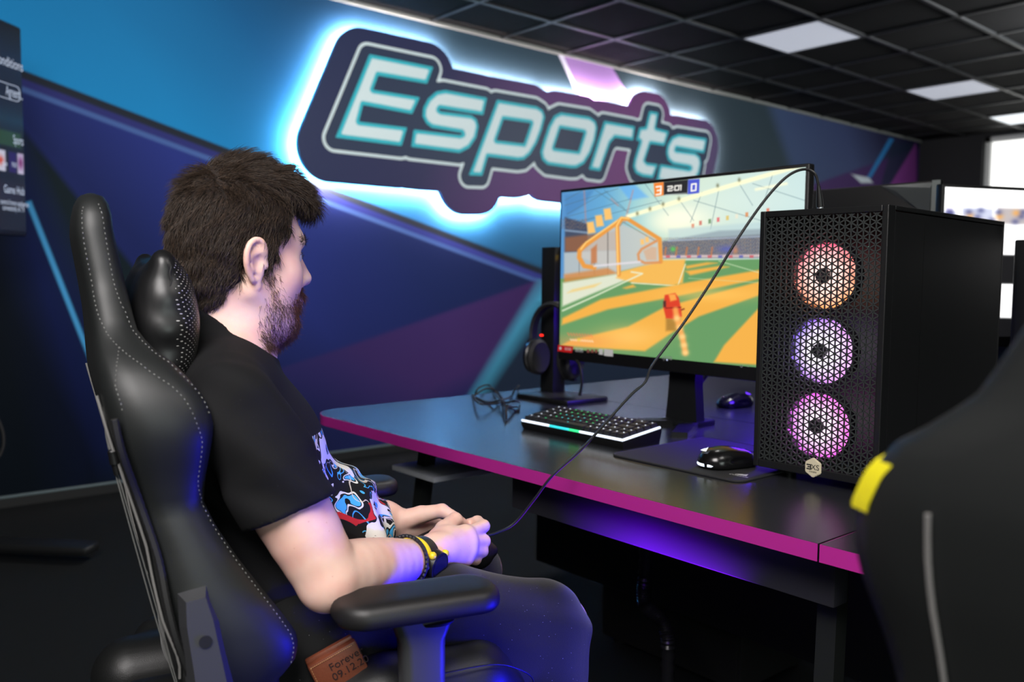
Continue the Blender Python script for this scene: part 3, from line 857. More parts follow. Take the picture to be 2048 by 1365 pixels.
prism(b, hexa, -.0035, .0012, M=Mb, bev=.0012)
bad = obj('badge', b, mat('badge_cream', (214, 204, 176), .35, metal=.15), pc)
ink = mat('badge_ink', (30, 30, 32), .5)
b = BM()
for z, xa in ((.0045, -.0115), (.0008, -.0095), (-.0029, -.0115)): box(b, (xa, z-.0011, .0013), (-.0030, z+.0011, .0016), M=Mb)
box(b, (-.0045, -.004, .0013), (-.0026, .0056, .0016), M=Mb)
merge(b, text_bm('XS', .0135, Mb @ Matrix.Translation((.0045, .0008, .0015)), .0001)); merge(b, text_bm('SYSTEMS', .0036, Mb @ Matrix.Translation((0.0005, -.0075, .0015)), .0001))
obj('badge_lettering', b, ink, bad, smooth=None)
for x in (.07, pc_d-.07):
    for y in (y0+.03, y1-.03): b = BM(); cyl(b, (x, y, 0), (x, y, G), .016, .019); obj('foot', b, black_plastic, pc)
# board with small lights behind the mesh
sl_m = mat('small_led', (200, 255, 230), .3, emit=(150, 255, 210), strength=1.2)
for x, y in ((1597, 470), (1737, 495)): b = BM(); ball(b, pcloc(x, y, .06), .0016, 8); obj('status_light', b, sl_m, pc)
fl_ = bpy.data.lights

# ================================================================ MONITORS
def monitor(name, lab, O, xdir, w, h, canvas_fn=None, m_scr=None, stand=None, group=None, chin=.022, stand_dx=0):
    """O: lower left corner of the panel seen from the front; xdir along its width"""
    M = frame(O, xdir, (0, 0, 1))                     # local z points to the viewer
    ctr = M @ Vector((w/2, 0, -.06))
    t = thing(name, lab, 'monitor', (ctr.x, ctr.y, DT), 0, group)
    b = BM(); box(b, (0, 0, -.022), (w, h, 0), .004, M=M); box(b, (w*.2, h*.2, -.05), (w*.8, h*.75, -.021), .012, M=M)
    hs = obj('housing', b, black_plastic, t, world=True)
    if canvas_fn:
        bz = .008
        cM = M @ Matrix.Translation((bz, chin+.004, .0006))
        cv = Canvas(cM, w-2*bz, h-bz-chin-.004, *canvas_fn[1]); canvas_fn[0](cv)
        s = cv.build('screen', m_scr or screen_emit, t)
    b = BM(); c = M @ Vector((w/2+stand_dx, h*.35, -.06)); back = (M.to_3x3() @ Vector((0, 0, -1)))
    side = Vector(xdir).normalized()
    Ms = frame((c.x, c.y, 0), side, back)
    rings(b, [[Ms @ Vector(p) for p in ((-.045+q, -.012, z), (.045-q, -.012, z), (.045-q, .018, z), (-.045+q, .018, z))] for z, q in ((DT+.012, -.004), (DT+.1, .004), (c.z+.05, .006))])
    obj('stand_column', b, dark_metal, t, world=True, smooth=30)
    b = BM()
    if stand == 'v':
        for sx, ll in ((-1, .16), (1, .17)):
            p0 = Ms @ Vector((sx*.02, .0, DT)); 
            e = (-Vector(back)*.92+side*sx*.55).normalized(); n = e.cross(Vector((0, 0, 1)))
            q = [p0-n*.022, p0+n*.022, p0+e*ll+n*.018, p0+e*ll-n*.018]
            rings(b, [[v+Vector((0, 0, .0)) for v in q], [v+Vector((0, 0, .012)) for v in q]])
        box(b, (-.05, -.03, DT), (.05, .06, DT+.014), .003, M=Ms)
    else: box(b, (-.12, -.11, DT), (.12, .08, DT+.01), .004, M=Ms)
    obj('stand_base', b, dark_metal, t, world=True, smooth=30)
    return t, M, hs
XMON = 1.66
tl, tr = at(1130, 379, 'X', XMON), at(1644.5, 330, 'X', XMON); bl = at(1115.5, 706, 'X', XMON)
mw, mh = float(tl[1]-tr[1]), float(tl[2]-bl[2])
mrot = .02
xd = (-math.sin(mrot), -math.cos(mrot), 0)
def c4(x, y): return (1000+x/2.968, 300+y/2.968)
def C4(*pts): return [c4(*p) for p in pts]
def game(cv):
    X = (cv.X-1000)*2.968; Y = (cv.Y-300)*2.968
    def grad(stops):
        xs = [s[0] for s in stops]; c = np.array([s[1] for s in stops], float)
        return np.stack([np.interp(X, xs, c[:, i]) for i in range(3)], -1)
    cv.C[...] = grad([(380, (84, 142, 196)), (620, (98, 164, 206)), (800, (150, 200, 205)), (1050, (206, 224, 200)), (1535, (200, 222, 216)), (1900, (196, 222, 222))])
    # glass roof panels and beams
    cv.poly(C4((385, 270), (560, 235), (500, 330), (390, 400)), (70, 125, 180), .6, 6); cv.poly(C4((700, 210), (800, 205), (880, 280), (770, 300)), (90, 165, 235), .7, 6)
    cv.blob(*c4(1080, 400), 60, 26, (255, 252, 225), .9); cv.blob(*c4(1000, 440), 40, 20, (250, 248, 220), .6); cv.blob(*c4(1400, 300), 120, 40, (215, 232, 225), .5)
    for p in [((385, 330), (700, 230)), ((385, 300), (500, 235)), ((390, 400), (780, 290)), ((430, 440), (960, 300)), ((560, 235), (760, 370)), ((400, 380), (640, 245)), ((620, 240), (740, 350)), ((860, 200), (1000, 390)), ((1060, 290), (1150, 420)), ((1200, 250), (1130, 430)), ((1300, 230), (1250, 470)), ((1420, 200), (1500, 330)), ((385, 450), (560, 400)), ((1620, 140), (1560, 330)), ((1500, 200), (1900, 330)), ((1150, 300), (1550, 420))]:
        cv.line(C4(*p), 1.3, (78, 104, 118), .55, 1.5)
    for p in [((500, 240), (512, 480)), ((790, 240), (740, 430)), ((660, 290), (700, 330))]: cv.line(C4(*p), 3, (200, 130, 120), .5, 3)
    cv.line(C4((760, 395), (1290, 235), (1662, 128), (1900, 60)), 8, (255, 250, 205), .95, 5)
    for x, y in ((815, 378), (890, 350), (968, 322), (1062, 290), (1292, 212), (1420, 178)): cv.blob(*c4(x, y), 3, 4, (110, 110, 80), .8)
    cv.line(C4((1520, 235), (1700, 200)), 5, (255, 250, 210), .8, 5)
    # bunting flags
    for i, (x, y, c) in enumerate(((1145, 450, (220, 120, 90)), (1190, 432, (200, 90, 80)), (1245, 422, (90, 130, 90)), (1295, 412, (225, 80, 90)), (1350, 402, (220, 180, 80)), (1405, 392, (235, 225, 200)), (1465, 382, (220, 120, 60)), (1590, 358, (225, 90, 60)))): cv.poly(C4((x-8, y-10), (x+8, y-12), (x+8, y+14), (x-8, y+16)), c, .75, 2)
    # stands
    cv.poly(C4((385, 400), (520, 440), (520, 600), (385, 610)), (62, 66, 84), .9, 4)
    cv.poly(C4((385, 520), (700, 480), (700, 600), (385, 606)), (150, 96, 64), .8, 6)
    cv.poly(C4((960, 545), (1300, 480), (1540, 470), (1900, 450), (1900, 640), (960, 645)), (98, 100, 112), .85, 5)
    cv.poly(C4((1000, 470), (1540, 430), (1900, 420), (1900, 480), (1000, 540)), (180, 205, 210), .6, 6)
    sp = np.sin(cv.X*2.1+3*np.sin(cv.Y*1.7))*np.sin(cv.Y*2.6+2*np.sin(cv.X*.9))
    band = ((Y > 520) & (Y < 625) & (X > 960)).astype(float)+((Y > 410) & (Y < 470) & (X < 520)).astype(float)
    cv.blend(np.clip(sp, 0, 1)*band*.6, (170, 140, 110)); cv.blend(np.clip(-sp, 0, 1)*band*.5, (44, 44, 84))
    cv.line(C4((390, 478), (520, 492)), 4, (150, 175, 200), .7, 3); cv.line(C4((1000, 540), (1540, 515), (1900, 500)), 2.5, (170, 185, 205), .8, 3)
    cv.line(C4((970, 634), (1540, 628), (1900, 625)), 5, (215, 190, 190), .9, 3)
    for x in range(985, 1540, 62): cv.poly(C4((x, 626), (x+24, 626), (x+24, 642), (x, 642)), (200, 70, 80) if (x//62) % 2 else (70, 80, 170), .7, 2)
    for x in (985, 1050, 1110, 1180, 1260): cv.line(C4((x, 580), (x-6, 625)), 3, (215, 120, 60), .7, 3)
    cv.blob(*c4(1027, 590), 5, 5, (90, 190, 90), 1); cv.blob(*c4(1395, 595), 6, 7, (240, 150, 60), .9); cv.blob(*c4(1350, 590), 20, 8, (80, 90, 190), .6)
    # pitch
    hor = np.interp(X, [370, 480, 700, 850, 960, 1540, 1900], [760, 745, 720, 680, 655, 645, 642])
    cv.blend(np.clip((Y-hor)/8, 0, 1), (100, 150, 96))
    cv.poly(C4((380, 610), (700, 600), (705, 740), (380, 760)), (186, 188, 184), .85, 4)
    for x in (470, 560, 640): cv.line(C4((x, 605), (x, 740)), 1.5, (90, 90, 90), .6, 2)
    cv.poly(C4((380, 740), (640, 700), (700, 735), (380, 790)), (206, 130, 66), .8, 6)
    cv.poly(C4((370, 930), (372, 790), (690, 738), (850, 725), (800, 752), (560, 850)), (222, 224, 204), .95, 5)
    cv.poly(C4((430, 830), (600, 790), (560, 815), (400, 850)), (240, 190, 90), .7, 5)
    cv.poly(C4((720, 720), (960, 655), (1100, 650), (1085, 790), (1030, 805), (790, 790), (690, 760)), (240, 180, 84), .97, 5)
    cv.line(C4((372, 955), (560, 870), (760, 775), (845, 735), (780, 725)), 3, (226, 232, 205), .9, 2.5)
    cv.line(C4((780, 790), (1055, 808), (1100, 680)), 2.2, (226, 232, 205), .9, 2)
    S = [[(366, 1040), (370, 1000), (600, 888), (1050, 800), (1200, 772), (1545, 712), (1545, 765), (1100, 860), (640, 948)],
         [(362, 1160), (420, 1130), (760, 1050), (985, 930), (1545, 780), (1545, 862), (1180, 990), (1000, 1100), (860, 1195), (620, 1180)],
         [(1270, 1260), (1330, 1160), (1545, 930), (1900, 760), (1900, 1300)],
         [(1100, 720), (1300, 690), (1360, 695), (1130, 745)], [(1100, 690), (1230, 668), (1290, 672), (1110, 706)], [(1560, 700), (1900, 640), (1900, 690), (1560, 760)],
         [(730, 820), (790, 800), (805, 815), (750, 825)]]
    for s in S: cv.poly(C4(*s), (240, 172, 70), .97, 5)
    cv.blob(*c4(760, 1110), 60, 22, (250, 200, 110), .6); cv.blob(*c4(1250, 860), 90, 14, (252, 200, 100), .5); cv.blob(*c4(480, 1140), 60, 14, (236, 150, 90), .5)
    cv.line(C4((1300, 660), (1540, 730)), 2, (200, 220, 180), .7, 2); cv.line(C4((1120, 762), (1545, 790)), 1.5, (200, 220, 180), .5, 2)
    # the far goal frame
    o1, o2 = (226, 150, 66), (252, 205, 120)
    cv.poly(C4((480, 600), (700, 430), (960, 540), (955, 665), (705, 720), (480, 640)), (196, 192, 186), .8, 5)
    cv.poly(C4((540, 590), (575, 560), (575, 670), (540, 680)), (190, 110, 60), .8, 4); cv.line(C4((640, 480), (640, 690)), 2, (90, 86, 84), .7, 2)
    cv.line(C4((720, 415), (500, 570), (472, 600), (470, 640), (500, 690), (560, 700)), 9, o1, 1, 3); cv.line(C4((720, 405), (510, 550), (480, 590)), 3, o2, .9, 2)
    cv.line(C4((706, 740), (697, 450), (722, 408), (760, 412), (948, 530), (955, 664)), 8, o1, 1, 3); cv.line(C4((702, 740), (693, 450), (720, 402), (765, 408)), 2.5, o2, 1, 2); cv.line(C4((712, 452), (730, 428), (930, 545)), 1.6, (130, 120, 96), .8, 2)
    cv.line(C4((930, 540), (840, 590), (820, 620), (825, 655), (860, 672), (950, 668)), 5, (214, 140, 84), .9, 3); cv.line(C4((560, 690), (830, 665)), 4, (220, 214, 220), .9, 3)
    cv.poly(C4((850, 600), (900, 575), (930, 580), (930, 655), (870, 655)), (214, 160, 120), .6, 4)
    for x, y in ((540, 465), (590, 425), (640, 385), (845, 548), (873, 535)):
        k = 1 if x < 700 else .45
        cv.poly(C4((x-25*k, y-34*k), (x+15*k, y-40*k), (x+27*k, y+26*k), (x-18*k, y+34*k)), (252, 190, 100), .95, 4)
    # the red car and its trail
    cv.poly(C4((985, 1000), (1075, 1000), (1050, 1075), (985, 1075)), (120, 90, 40), .55, 6)
    cv.poly(C4((978, 862), (1040, 850), (1062, 880), (1075, 945), (1080, 990), (1040, 1005), (985, 1000), (968, 930)), (214, 62, 38), 1, 3)
    cv.poly(C4((1000, 858), (1040, 856), (1050, 890), (1012, 900)), (250, 180, 80), .85, 4); cv.poly(C4((968, 900), (985, 895), (985, 935), (972, 935)), (60, 40, 40), .9, 3)
    cv.line(C4((985, 940), (1075, 935)), 2, (120, 30, 26), .9, 2); cv.line(C4((1078, 950), (1092, 945)), 3, (120, 40, 30), .9, 2)
    tr_ = [(1042, 950), (1050, 1000), (1066, 1055), (1082, 1110), (1092, 1160), (1100, 1205)]
    cv.line(C4(*tr_), 11, (240, 160, 80), .95, 6)
    for x, y in tr_[1:]: cv.blob(*c4(x, y), 7, 6, (255, 214, 140), .8)
    # score panel
    cv.poly(C4((912, 198), (972, 190), (972, 270), (918, 278)), (236, 128, 48), 1, 2); cv.poly(C4((972, 190), (1117, 176), (1112, 262), (972, 268)), (36, 36, 40), 1, 2)
    cv.poly(C4((1117, 177), (1185, 172), (1182, 256), (1114, 264)), (74, 86, 200), 1, 2); cv.line(C4((985, 268), (1105, 258)), 2, (200, 210, 210), .7, 2)
    for s, c in (([(925, 218), (955, 214), (955, 262), (928, 266)], 0),): pass
    wht = (250, 246, 238)
    cv.line(C4((928, 220), (956, 216), (954, 262), (928, 266)), 3, wht, 1, 1.6); cv.line(C4((934, 242), (954, 239)), 3, wht, 1, 1.6)
    cv.line(C4((996, 218), (1022, 215), (1021, 228), (998, 232), (997, 244), (1022, 241)), 2.4, wht, 1, 1.4)
    cv.blob(*c4(1030, 222), 1.2, 1.2, wht); cv.blob(*c4(1030, 236), 1.2, 1.2, wht)
    cv.line(C4((1039, 214), (1062, 212), (1061, 238), (1038, 240), (1039, 214)), 2.4, wht, 1, 1.4); cv.line(C4((1068, 212), (1075, 210), (1073, 238)), 2.4, wht, 1, 1.4)
    cv.line(C4((1138, 204), (1164, 201), (1162, 240), (1136, 244), (1138, 204)), 3, wht, 1, 1.6)
    # small prompt lines
    for i, x in enumerate(range(402, 540, 17)): cv.line(C4((x, 1088+i*1.2), (x+10, 1102+i*1.2)), 2, (250, 120, 80), .7, 2)
    for i, x in enumerate(range(418, 550, 14)): cv.line(C4((x, 1124+i), (x+8, 1132+i)), 2, (250, 235, 210), .75, 2)
    cv.blob(*c4(468, 1128), 3, 3, (225, 190, 50), .9)
    cv.C = np.clip(cv.C*1.0, 0, 255)
mon, Mm, mhs = monitor('monitor', 'large monitor showing a football car game on orange and green pitch', (bl[0], bl[1], bl[2]-.018), xd, mw, mh+.018, (game, (460, 270)), attr_emission('game_picture', 1.12), 'v', 'monitors', chin=.028, stand_dx=.02)
brand = mat('bezel_print', (150, 152, 156), .5)
def on_bezel(x, y): 
    Mi = Mm.inverted(); o = Mi @ Vector(CAM); d = Mi.to_3x3() @ Vector(_v+(x-1024)/F_PX*_r-(y-682.5)/F_PX*_u)
    p = o-d*(o.z/d.z); return p
def sticker(px, c, name='sticker', lab=None):
    q = [on_bezel(*p) for p in px]; t = BM(); f = t.faces.new([t.verts.new((p.x, p.y, .0008)) for p in q]); bmesh.ops.transform(t, matrix=Mm, verts=t.verts)
    return obj(name, t, mat(name+'_print', c, .5, emit=c, strength=0) if not isinstance(c, bpy.types.Material) else c, mon, world=True, smooth=None, label=lab)
sticker(C4((345, 1158), (438, 1168), (428, 1206), (342, 1196)), (225, 30, 34), lab='red sticker on the lower bezel')
stw = mat('sticker_white', (225, 225, 225), .5); stb = mat('sticker_brown', (150, 90, 80), .5)
q = on_bezel(*c4(400, 1182)); b = text_bm('RED EAGLE', .011, Mm @ Matrix.Translation((q.x+.004, q.y, .0016)), width=.026); obj('sticker_lettering', b, stw, mon, world=True, smooth=None)
q = on_bezel(*c4(360, 1178)); b = BM(); lathe(b, [(.003, 0), (.0045, 0), (.0045, .0003), (.003, .0003)], 16, M=Mm @ Matrix.Translation((q.x, q.y, .001))); obj('sticker_emblem', b, stw, mon, world=True)
for x in (516, 541, 564): sticker(C4((x, 1184), (x+16, 1186), (x+16, 1206), (x, 1204)), stb)
sticker(C4((588, 1182), (612, 1185), (612, 1218), (588, 1215)), stw); sticker(C4((618, 1182), (672, 1188), (672, 1228), (618, 1222)), stw)
for j in range(2):
    q = on_bezel(*c4(472, 1184+j*12)); b = text_bm('GAMING MONITOR' if j else 'DISPLAYPORT', .008, Mm @ Matrix.Translation((q.x, q.y, .0016)), width=.030); obj('sticker_lettering', b, stw, mon, world=True, smooth=None)
q = on_bezel(*c4(993, 1232)); b = text_bm('iiyama', .018, Mm @ Matrix.Translation((q.x, q.y, .0016)), width=.032); obj('maker_lettering', b, brand, mon, world=True, smooth=None)
q = on_bezel(*c4(993, 1248)); b = BM(); ball(b, Mm @ Vector((q.x, q.y, .001)), .0016, 8); obj('status_light', b, mat('power_led', (220, 230, 255), .3, emit=(200, 215, 255), strength=.8), mon, world=True)
q = on_bezel(*c4(1455, 1284)); b = text_bm('o  =', .012, Mm @ Matrix.Translation((q.x, q.y, .0016)), width=.024); obj('button_icons', b, brand, mon, world=True, smooth=None)

# opposite monitor seen from behind, dark with a lighter end
p = at(1889, 361, 'X', 2.36)
m2, M2, h2 = monitor('monitor', 'dark back of the opposite monitor, rising behind the tower computer', (2.36, float(p[1]), p[2]-.40), (0.03, 1, 0), .66, .40, None, None, None, 'monitors')
b = BM(); Mq = M2 @ Matrix.Translation((0, 0, -.022))
rings(b, [[Mq @ Vector(q) for q in ((.0, .0, 0), (.02, 0, -.004), (.02, .40, -.004), (0, .40, 0))], [Mq @ Vector(q) for q in ((.0, .0, .001), (.02, 0, .001), (.02, .40, .001), (0, .40, .001))]])
obj('end_trim', b, mat('monitor_trim', (96, 102, 100), .4), m2, world=True, smooth=None)
b = BM(); rings(b, [[Mq @ Vector(q) for q in ((.02, .30, -.001), (.16, .395, -.001), (.02, .395, -.001))], [Mq @ Vector(q) for q in ((.02, .30, -.012), (.12, .38, -.005), (.02, .38, -.012))]])
obj('corner_rib', b, mat('monitor_rib', (58, 62, 62), .5), m2, world=True, smooth=None)
# bright monitor with a web page
p = at(1885, 367, 'X', 2.17)
def page(cv):
    cv.C[...] = (255, 255, 255)
    for x0, x1, c in ((1893, 1905, (150, 140, 190)), (1925, 1985, (170, 175, 200)), (1996, 2070, (150, 140, 140))):
        cv.poly([(x0, 416), (x1, 418), (x1, 450), (x0, 448)], c, .8, 6)
        for k in range(6): cv.blob(x0+(x1-x0)*rng.random(), 420+26*rng.random(), 8, 6, (225, 150, 60) if k % 3 == 0 else (70, 74, 120), .7)
    cv.poly([(2000, 510), (2100, 512), (2100, 570), (2000, 568)], (18, 18, 20), 1, 3)
    cv.poly([(2000, 636), (2200, 640), (2200, 900), (1700, 900), (1700, 636)], (16, 16, 18), 1, 3)
m3, M3, h3 = monitor('monitor', 'bright monitor with a white web page at the right edge', (float(p[0]), float(p[1]), p[2]-.40), (.91, -.41, 0), .62, .40, (page, (200, 130)), attr_emission('page_picture', 1.5), None, 'monitors')
# second tower at the right edge
p = at(2029, 480, 'X', 2.12)
pc2 = thing('tower_computer', 'dark tower computer at the right edge in front of the bright monitor', 'computer', (2.12, float(p[1]), DT))
hh = float(p[2])-DT
b = BM(); box(b, (0, -.21, .015), (.40, 0, hh), .004); box(b, (-.006, -.2, .03), (.002, -.01, hh-.015), .003); obj('body', b, satin_black, pc2)
for x in (.05, .35):
    for y in (-.17, -.04): b = BM(); cyl(b, (x, y, 0), (x, y, .016), .014); obj('foot', b, black_plastic, pc2)
# ================================================================ THINGS ON THE DESK
key_m = mat('keycap', (24, 24, 26), .5)
glow_w = mat('key_glow_white', (240, 245, 255), .4, emit=(225, 238, 255), strength=1.15)
glow_c = mat('key_glow_cyan', (60, 200, 200), .4, emit=(40, 190, 200), strength=1.2)
glow_g = mat('key_glow_green', (60, 220, 140), .4, emit=(50, 220, 130), strength=1.1)
glow_v = mat('key_glow_violet', (110, 60, 240), .4, emit=(110, 50, 255), strength=2.5)
ROWS = [[1]*13+[2, 1], [1.5]+[1]*12+[1.5, 1], [1.75]+[1]*11+[2.25, 1], [2.25]+[1]*10+[1.75, 1, 1], [1.25, 1.25, 1.25, 6.25]+[1]*3+[1]*3]
def keyboard(lab, M, w, d, glow=None):
    """local x along the width (left to right for the typist), y away, z up"""
    c = M @ Vector((w/2, d/2, 0))
    t = thing('keyboard', lab, 'keyboard', (c.x, c.y, c.z), 0)
    Mt = M @ Matrix.Translation((0, 0, .010)) @ Matrix.Rotation(R(7), 4, 'X')
    b = BM(); rings(b, [[M @ Vector(p) for p in ((.004, .004, 0), (w-.004, .004, 0), (w-.004, d-.004, 0), (.004, d-.004, 0))], [Mt @ Vector(p) for p in ((0, 0, 0), (w, 0, 0), (w, d, 0), (0, d, 0))], [Mt @ Vector(p) for p in ((0, 0, .008), (w, 0, .008), (w, d, .008), (0, d, .008))]])
    obj('case', b, black_plastic, t, world=True, smooth=30)
    b = BM(); box(b, (.003, .003, .008), (w-.003, d-.003, .0095), M=Mt)
    obj('plate', b, matte_black, t, world=True, smooth=None)
    def strip(p, q, n, m):
        b = BM()
        for k in range(n):
            a = Vector(p)+(Vector(q)-Vector(p))*(k+.04)/n; e = Vector(p)+(Vector(q)-Vector(p))*(k+.96)/n
            lo = Vector((min(a.x, e.x)-.0022, min(a.y, e.y)-.0022, .0085)); hi = Vector((max(a.x, e.x)+.0022, max(a.y, e.y)+.0022, .0135)); box(b, lo, hi, .0012, M=Mt)
        obj('light_strip', b, m, t, world=True)
    g = glow or (lambda u: glow_w if (u < .30 or u > .60) else (glow_c if u < .5 else glow_g))
    for a, e in ((0, .3), (.3, .5), (.5, .6), (.6, 1)): strip((w*a+.002, .0015, 0), (w*e-.001, .0015, 0), max(2, int((e-a)*16)), g((a+e)/2))
    strip((w-.0015, .004, 0), (w-.0015, d-.004, 0), 6, g(1))
    u = (w-.008)/16
    for r, row in enumerate(ROWS[::-1]):
        x = .004; y = .006+r*(d-.010)/5
        for kw in row:
            ww = kw*u*16/sum(row); k0 = .0011; k1 = .0032; dd = (d-.010)/5
            b = BM()
            rings(b, [[Mt @ Vector(p) for p in ((x+k0, y+k0, .0125), (x+ww-k0, y+k0, .0125), (x+ww-k0, y+dd-k0, .0125), (x+k0, y+dd-k0, .0125))],
                      [Mt @ Vector(p) for p in ((x+k1, y+k1, .0215), (x+ww-k1, y+k1, .0215), (x+ww-k1, y+dd-k1+.001, .0212), (x+k1, y+dd-k1+.001, .0212))]])
            ko = obj('key', b, key_m, t, world=True, smooth=25)
            b = BM(); cx_, cy_ = x+ww/2, y+dd*.62
            box(b, (cx_-min(.0016, ww*.2), cy_-.0008, .0214), (cx_+min(.0016, ww*.2), cy_+.0008, .0219), M=Mt)
            q = (x+ww/2)/w
            obj('legend', b, (glow_c if .25 < q < .5 and r < 3 else glow_g if .2 < q < .62 else glow_w) if not glow else glow(.5), ko, world=True, smooth=None)
            x += ww
    return t
kA = at(1043, 846, 'Z', .760); kB = at(1246, 887, 'Z', .760)
wv = (kB-kA); kw_ = float(np.hypot(wv[0], wv[1]))
kM = frame((kA[0], kA[1], DT), (wv[0], wv[1], 0), (-wv[1], wv[0], 0))
keyboard('compact mechanical keyboard with white and teal key lights in front of the game monitor', kM, kw_, .125)
kb2 = keyboard('dim keyboard with violet glow on the opposite desk, behind the large monitor', frame((2.63, 1.16, DT), (0, 1, 0), (-1, 0, 0)), .31, .11, lambda u: glow_v)
# mouse pad
pad_m = mat('pad_cloth', (20, 20, 22), .85, bump=.3, scale=1500)
pad = thing('mouse_pad', 'black cloth mouse pad with stitched rim between keyboard and tower', 'mouse pad', (1.42, 1.04, DT))
pp = rrect(1.287, .882, 1.60, 1.192, .022)
b = BM(); prism(b, pp, DT, DT+.0032); obj('cloth', b, pad_m, pad, world=True, smooth=30)
b = BM(); tube(b, [(p[0], p[1], DT+.0022) for p in pp], .0021, 6, closed=True); obj('stitched_rim', b, mat('pad_rim', (30, 30, 33), .7, bump=.8, scale=1800), pad, world=True)
pm = mat('pad_print', (190, 190, 190), .6)
def sails(M, s):
    b = BM()
    for P in ([(-.2, -.5), (.9, -.42), (.35, .9), (.30, .2)], [(-.65, -.5), (-.25, -.5), (.22, .62), (-.12, .1)], [(-1.05, -.5), (-.72, -.5), (-.2, .35), (-.55, 0)]):
        prism(b, [(x*s, y*s) for x, y in P], 0, .0003, M=M)
    return b
q = at(1478, 952, 'Z', DT+.0033)
Mq = frame((q[0], q[1], DT+.0033), (0, -1, 0), (1, 0, 0))
obj('logo', sails(Mq @ Matrix.Translation((.0, .012, 0)), .012), pm, pad, world=True, smooth=None)
obj('lettering', text_bm('CORSAIR', .009, Mq @ Matrix.Translation((0, -.001, .0001)), width=.04), pm, pad, world=True, smooth=None)
# mouse
def mouse(name, lab, O, fwd, glow, z0):
    M = frame((O[0], O[1], z0), fwd, (-fwd[1], fwd[0], 0))          # local x forward, y left
    t = thing(name, lab, 'mouse', (O[0], O[1], z0))
    F = Field((-.07, -.045, -.004), (.075, .045, .05), .0018)
    F.ell((-.012, 0, .012), (.050, .033, .028), k=.012); F.ell((.030, 0, .008), (.034, .029, .018), k=.012); F.cone((-.03, -.012, .010), (.03, -.012, .010), .019, .018, .015); F.cone((-.03, .012, .010), (.03, .012, .010), .019, .018, .015)
    F.plane((0, 0, .002), (0, 0, -1)); F.ell((.005, .046, .018), (.03, .016, .008), k=.004, op='s'); F.ell((.005, -.046, .018), (.03, .016, .008), k=.004, op='s')
    me = F.mesh('shell'); me.transform(M)
    obj('shell', me, mat('mouse_shell', (14, 14, 15), .22) if 'mouse_shell' not in bpy.data.materials else bpy.data.materials['mouse_shell'], t, world=True, smooth=180)
    b = BM(); cyl(b, M @ Vector((.036, -.0045, .0235)), M @ Vector((.036, .0045, .0235)), .0085, n=20); obj('scroll_wheel', b, black_plastic, t, world=True)
    b = BM(); tube(b, [M @ Vector(p) for p in spline([(.062, 0, .024), (.03, 0, .0285), (.0, 0, .0400)], 6)], .0007, 5); obj('button_seam', b, matte_black, t, world=True)
    for a0, a1 in ((150, 196), (206, 226)):
        b = BM(); tube(b, [M @ Vector((-.012+.0485*math.cos(R(a)), .0330*math.sin(R(a)), .0085)) for a in np.linspace(a0, a1, 9)], .0032, 8); obj('light_strip', b, glow, t, world=True)
    # the little sails on the hump
    c = M @ Vector((-.049, 0.004, .0345)); nrm = (M.to_3x3() @ Vector((-.62, 0, .78)))
    Ms = frame(c, M.to_3x3() @ Vector((0, -1, 0)), M.to_3x3() @ Vector((.78, 0, .62)))
    obj('logo', sails(Ms @ Matrix.Translation((0, 0, .001)), .0085), glow, t, world=True, smooth=None)
    return t
mq = at(1443, 925, 'Z', DT+.012)
mouse('computer_mouse', 'glossy black mouse with white light strips on the pad beside the tower', (mq[0]+.012, mq[1]-.005), (.95, -.31, 0), glow_w, DT+.0032)
mouse('computer_mouse', 'dark mouse with blue and violet glow on the opposite desk behind the monitor stand', at(1470, 800, 'Z', DT+.02)[:2], (-1, .1, 0), glow_v, DT)
# headset on its stand
hs = thing('headset_stand', 'black upright stand column on a flat base at the left of the monitor', 'headset stand', (1.79, 1.86, DT))
c0, c1 = at(1083.5, 495, 'X', 1.80), at(1110, 495, 'X', 1.80)
b = BM(); box(b, (1.80, c1[1], DT+.012), (1.85, c0[1], c0[2]), .002); obj('column', b, satin_black, hs, world=True)
b = BM(); box(b, (1.815, c1[1]-.05, c0[2]-.012), (1.85, c1[1], c0[2]), .002); box(b, (1.84, c1[1]-.05, DT+.05), (1.85, c1[1], c0[2]-.01)); obj('arm', b, satin_black, hs, world=True)
b = BM(); ball(b, (1.818, c1[1]-.020, c0[2]-.026), (.006, .013, .009), 12); obj('lamp', b, mat('yellow_lamp', (230, 190, 40), .4, emit=(255, 205, 40), strength=1.6), hs, world=True)
b = BM(); box(b, (1.70, 1.74, DT), (1.868, 1.96, DT+.014), .004); obj('base', b, black_plastic, hs, world=True)
ht = thing('headset', 'black over-ear headset with a red light hung on the stand beside the monitor', 'headset', (1.742, 1.845, DT+.06))
hc = np.array([1.742, 1.845, .925]); HR = .092
def hp(a, r=HR, dx=0): return (hc[0]+dx, hc[1]+r*math.cos(R(a)), hc[2]+.012+r*1.05*math.sin(R(a)))
b = BM(); A = np.linspace(-8, 188, 30)
rings(b, [[(hp(a, HR+dr, dx)) for dx, dr in ((-.016, -.004), (-.010, .004), (.010, .004), (.016, -.004), (.010, -.010), (-.010, -.010))] for a in A]); obj('headband', b, matte_black, ht, world=True)
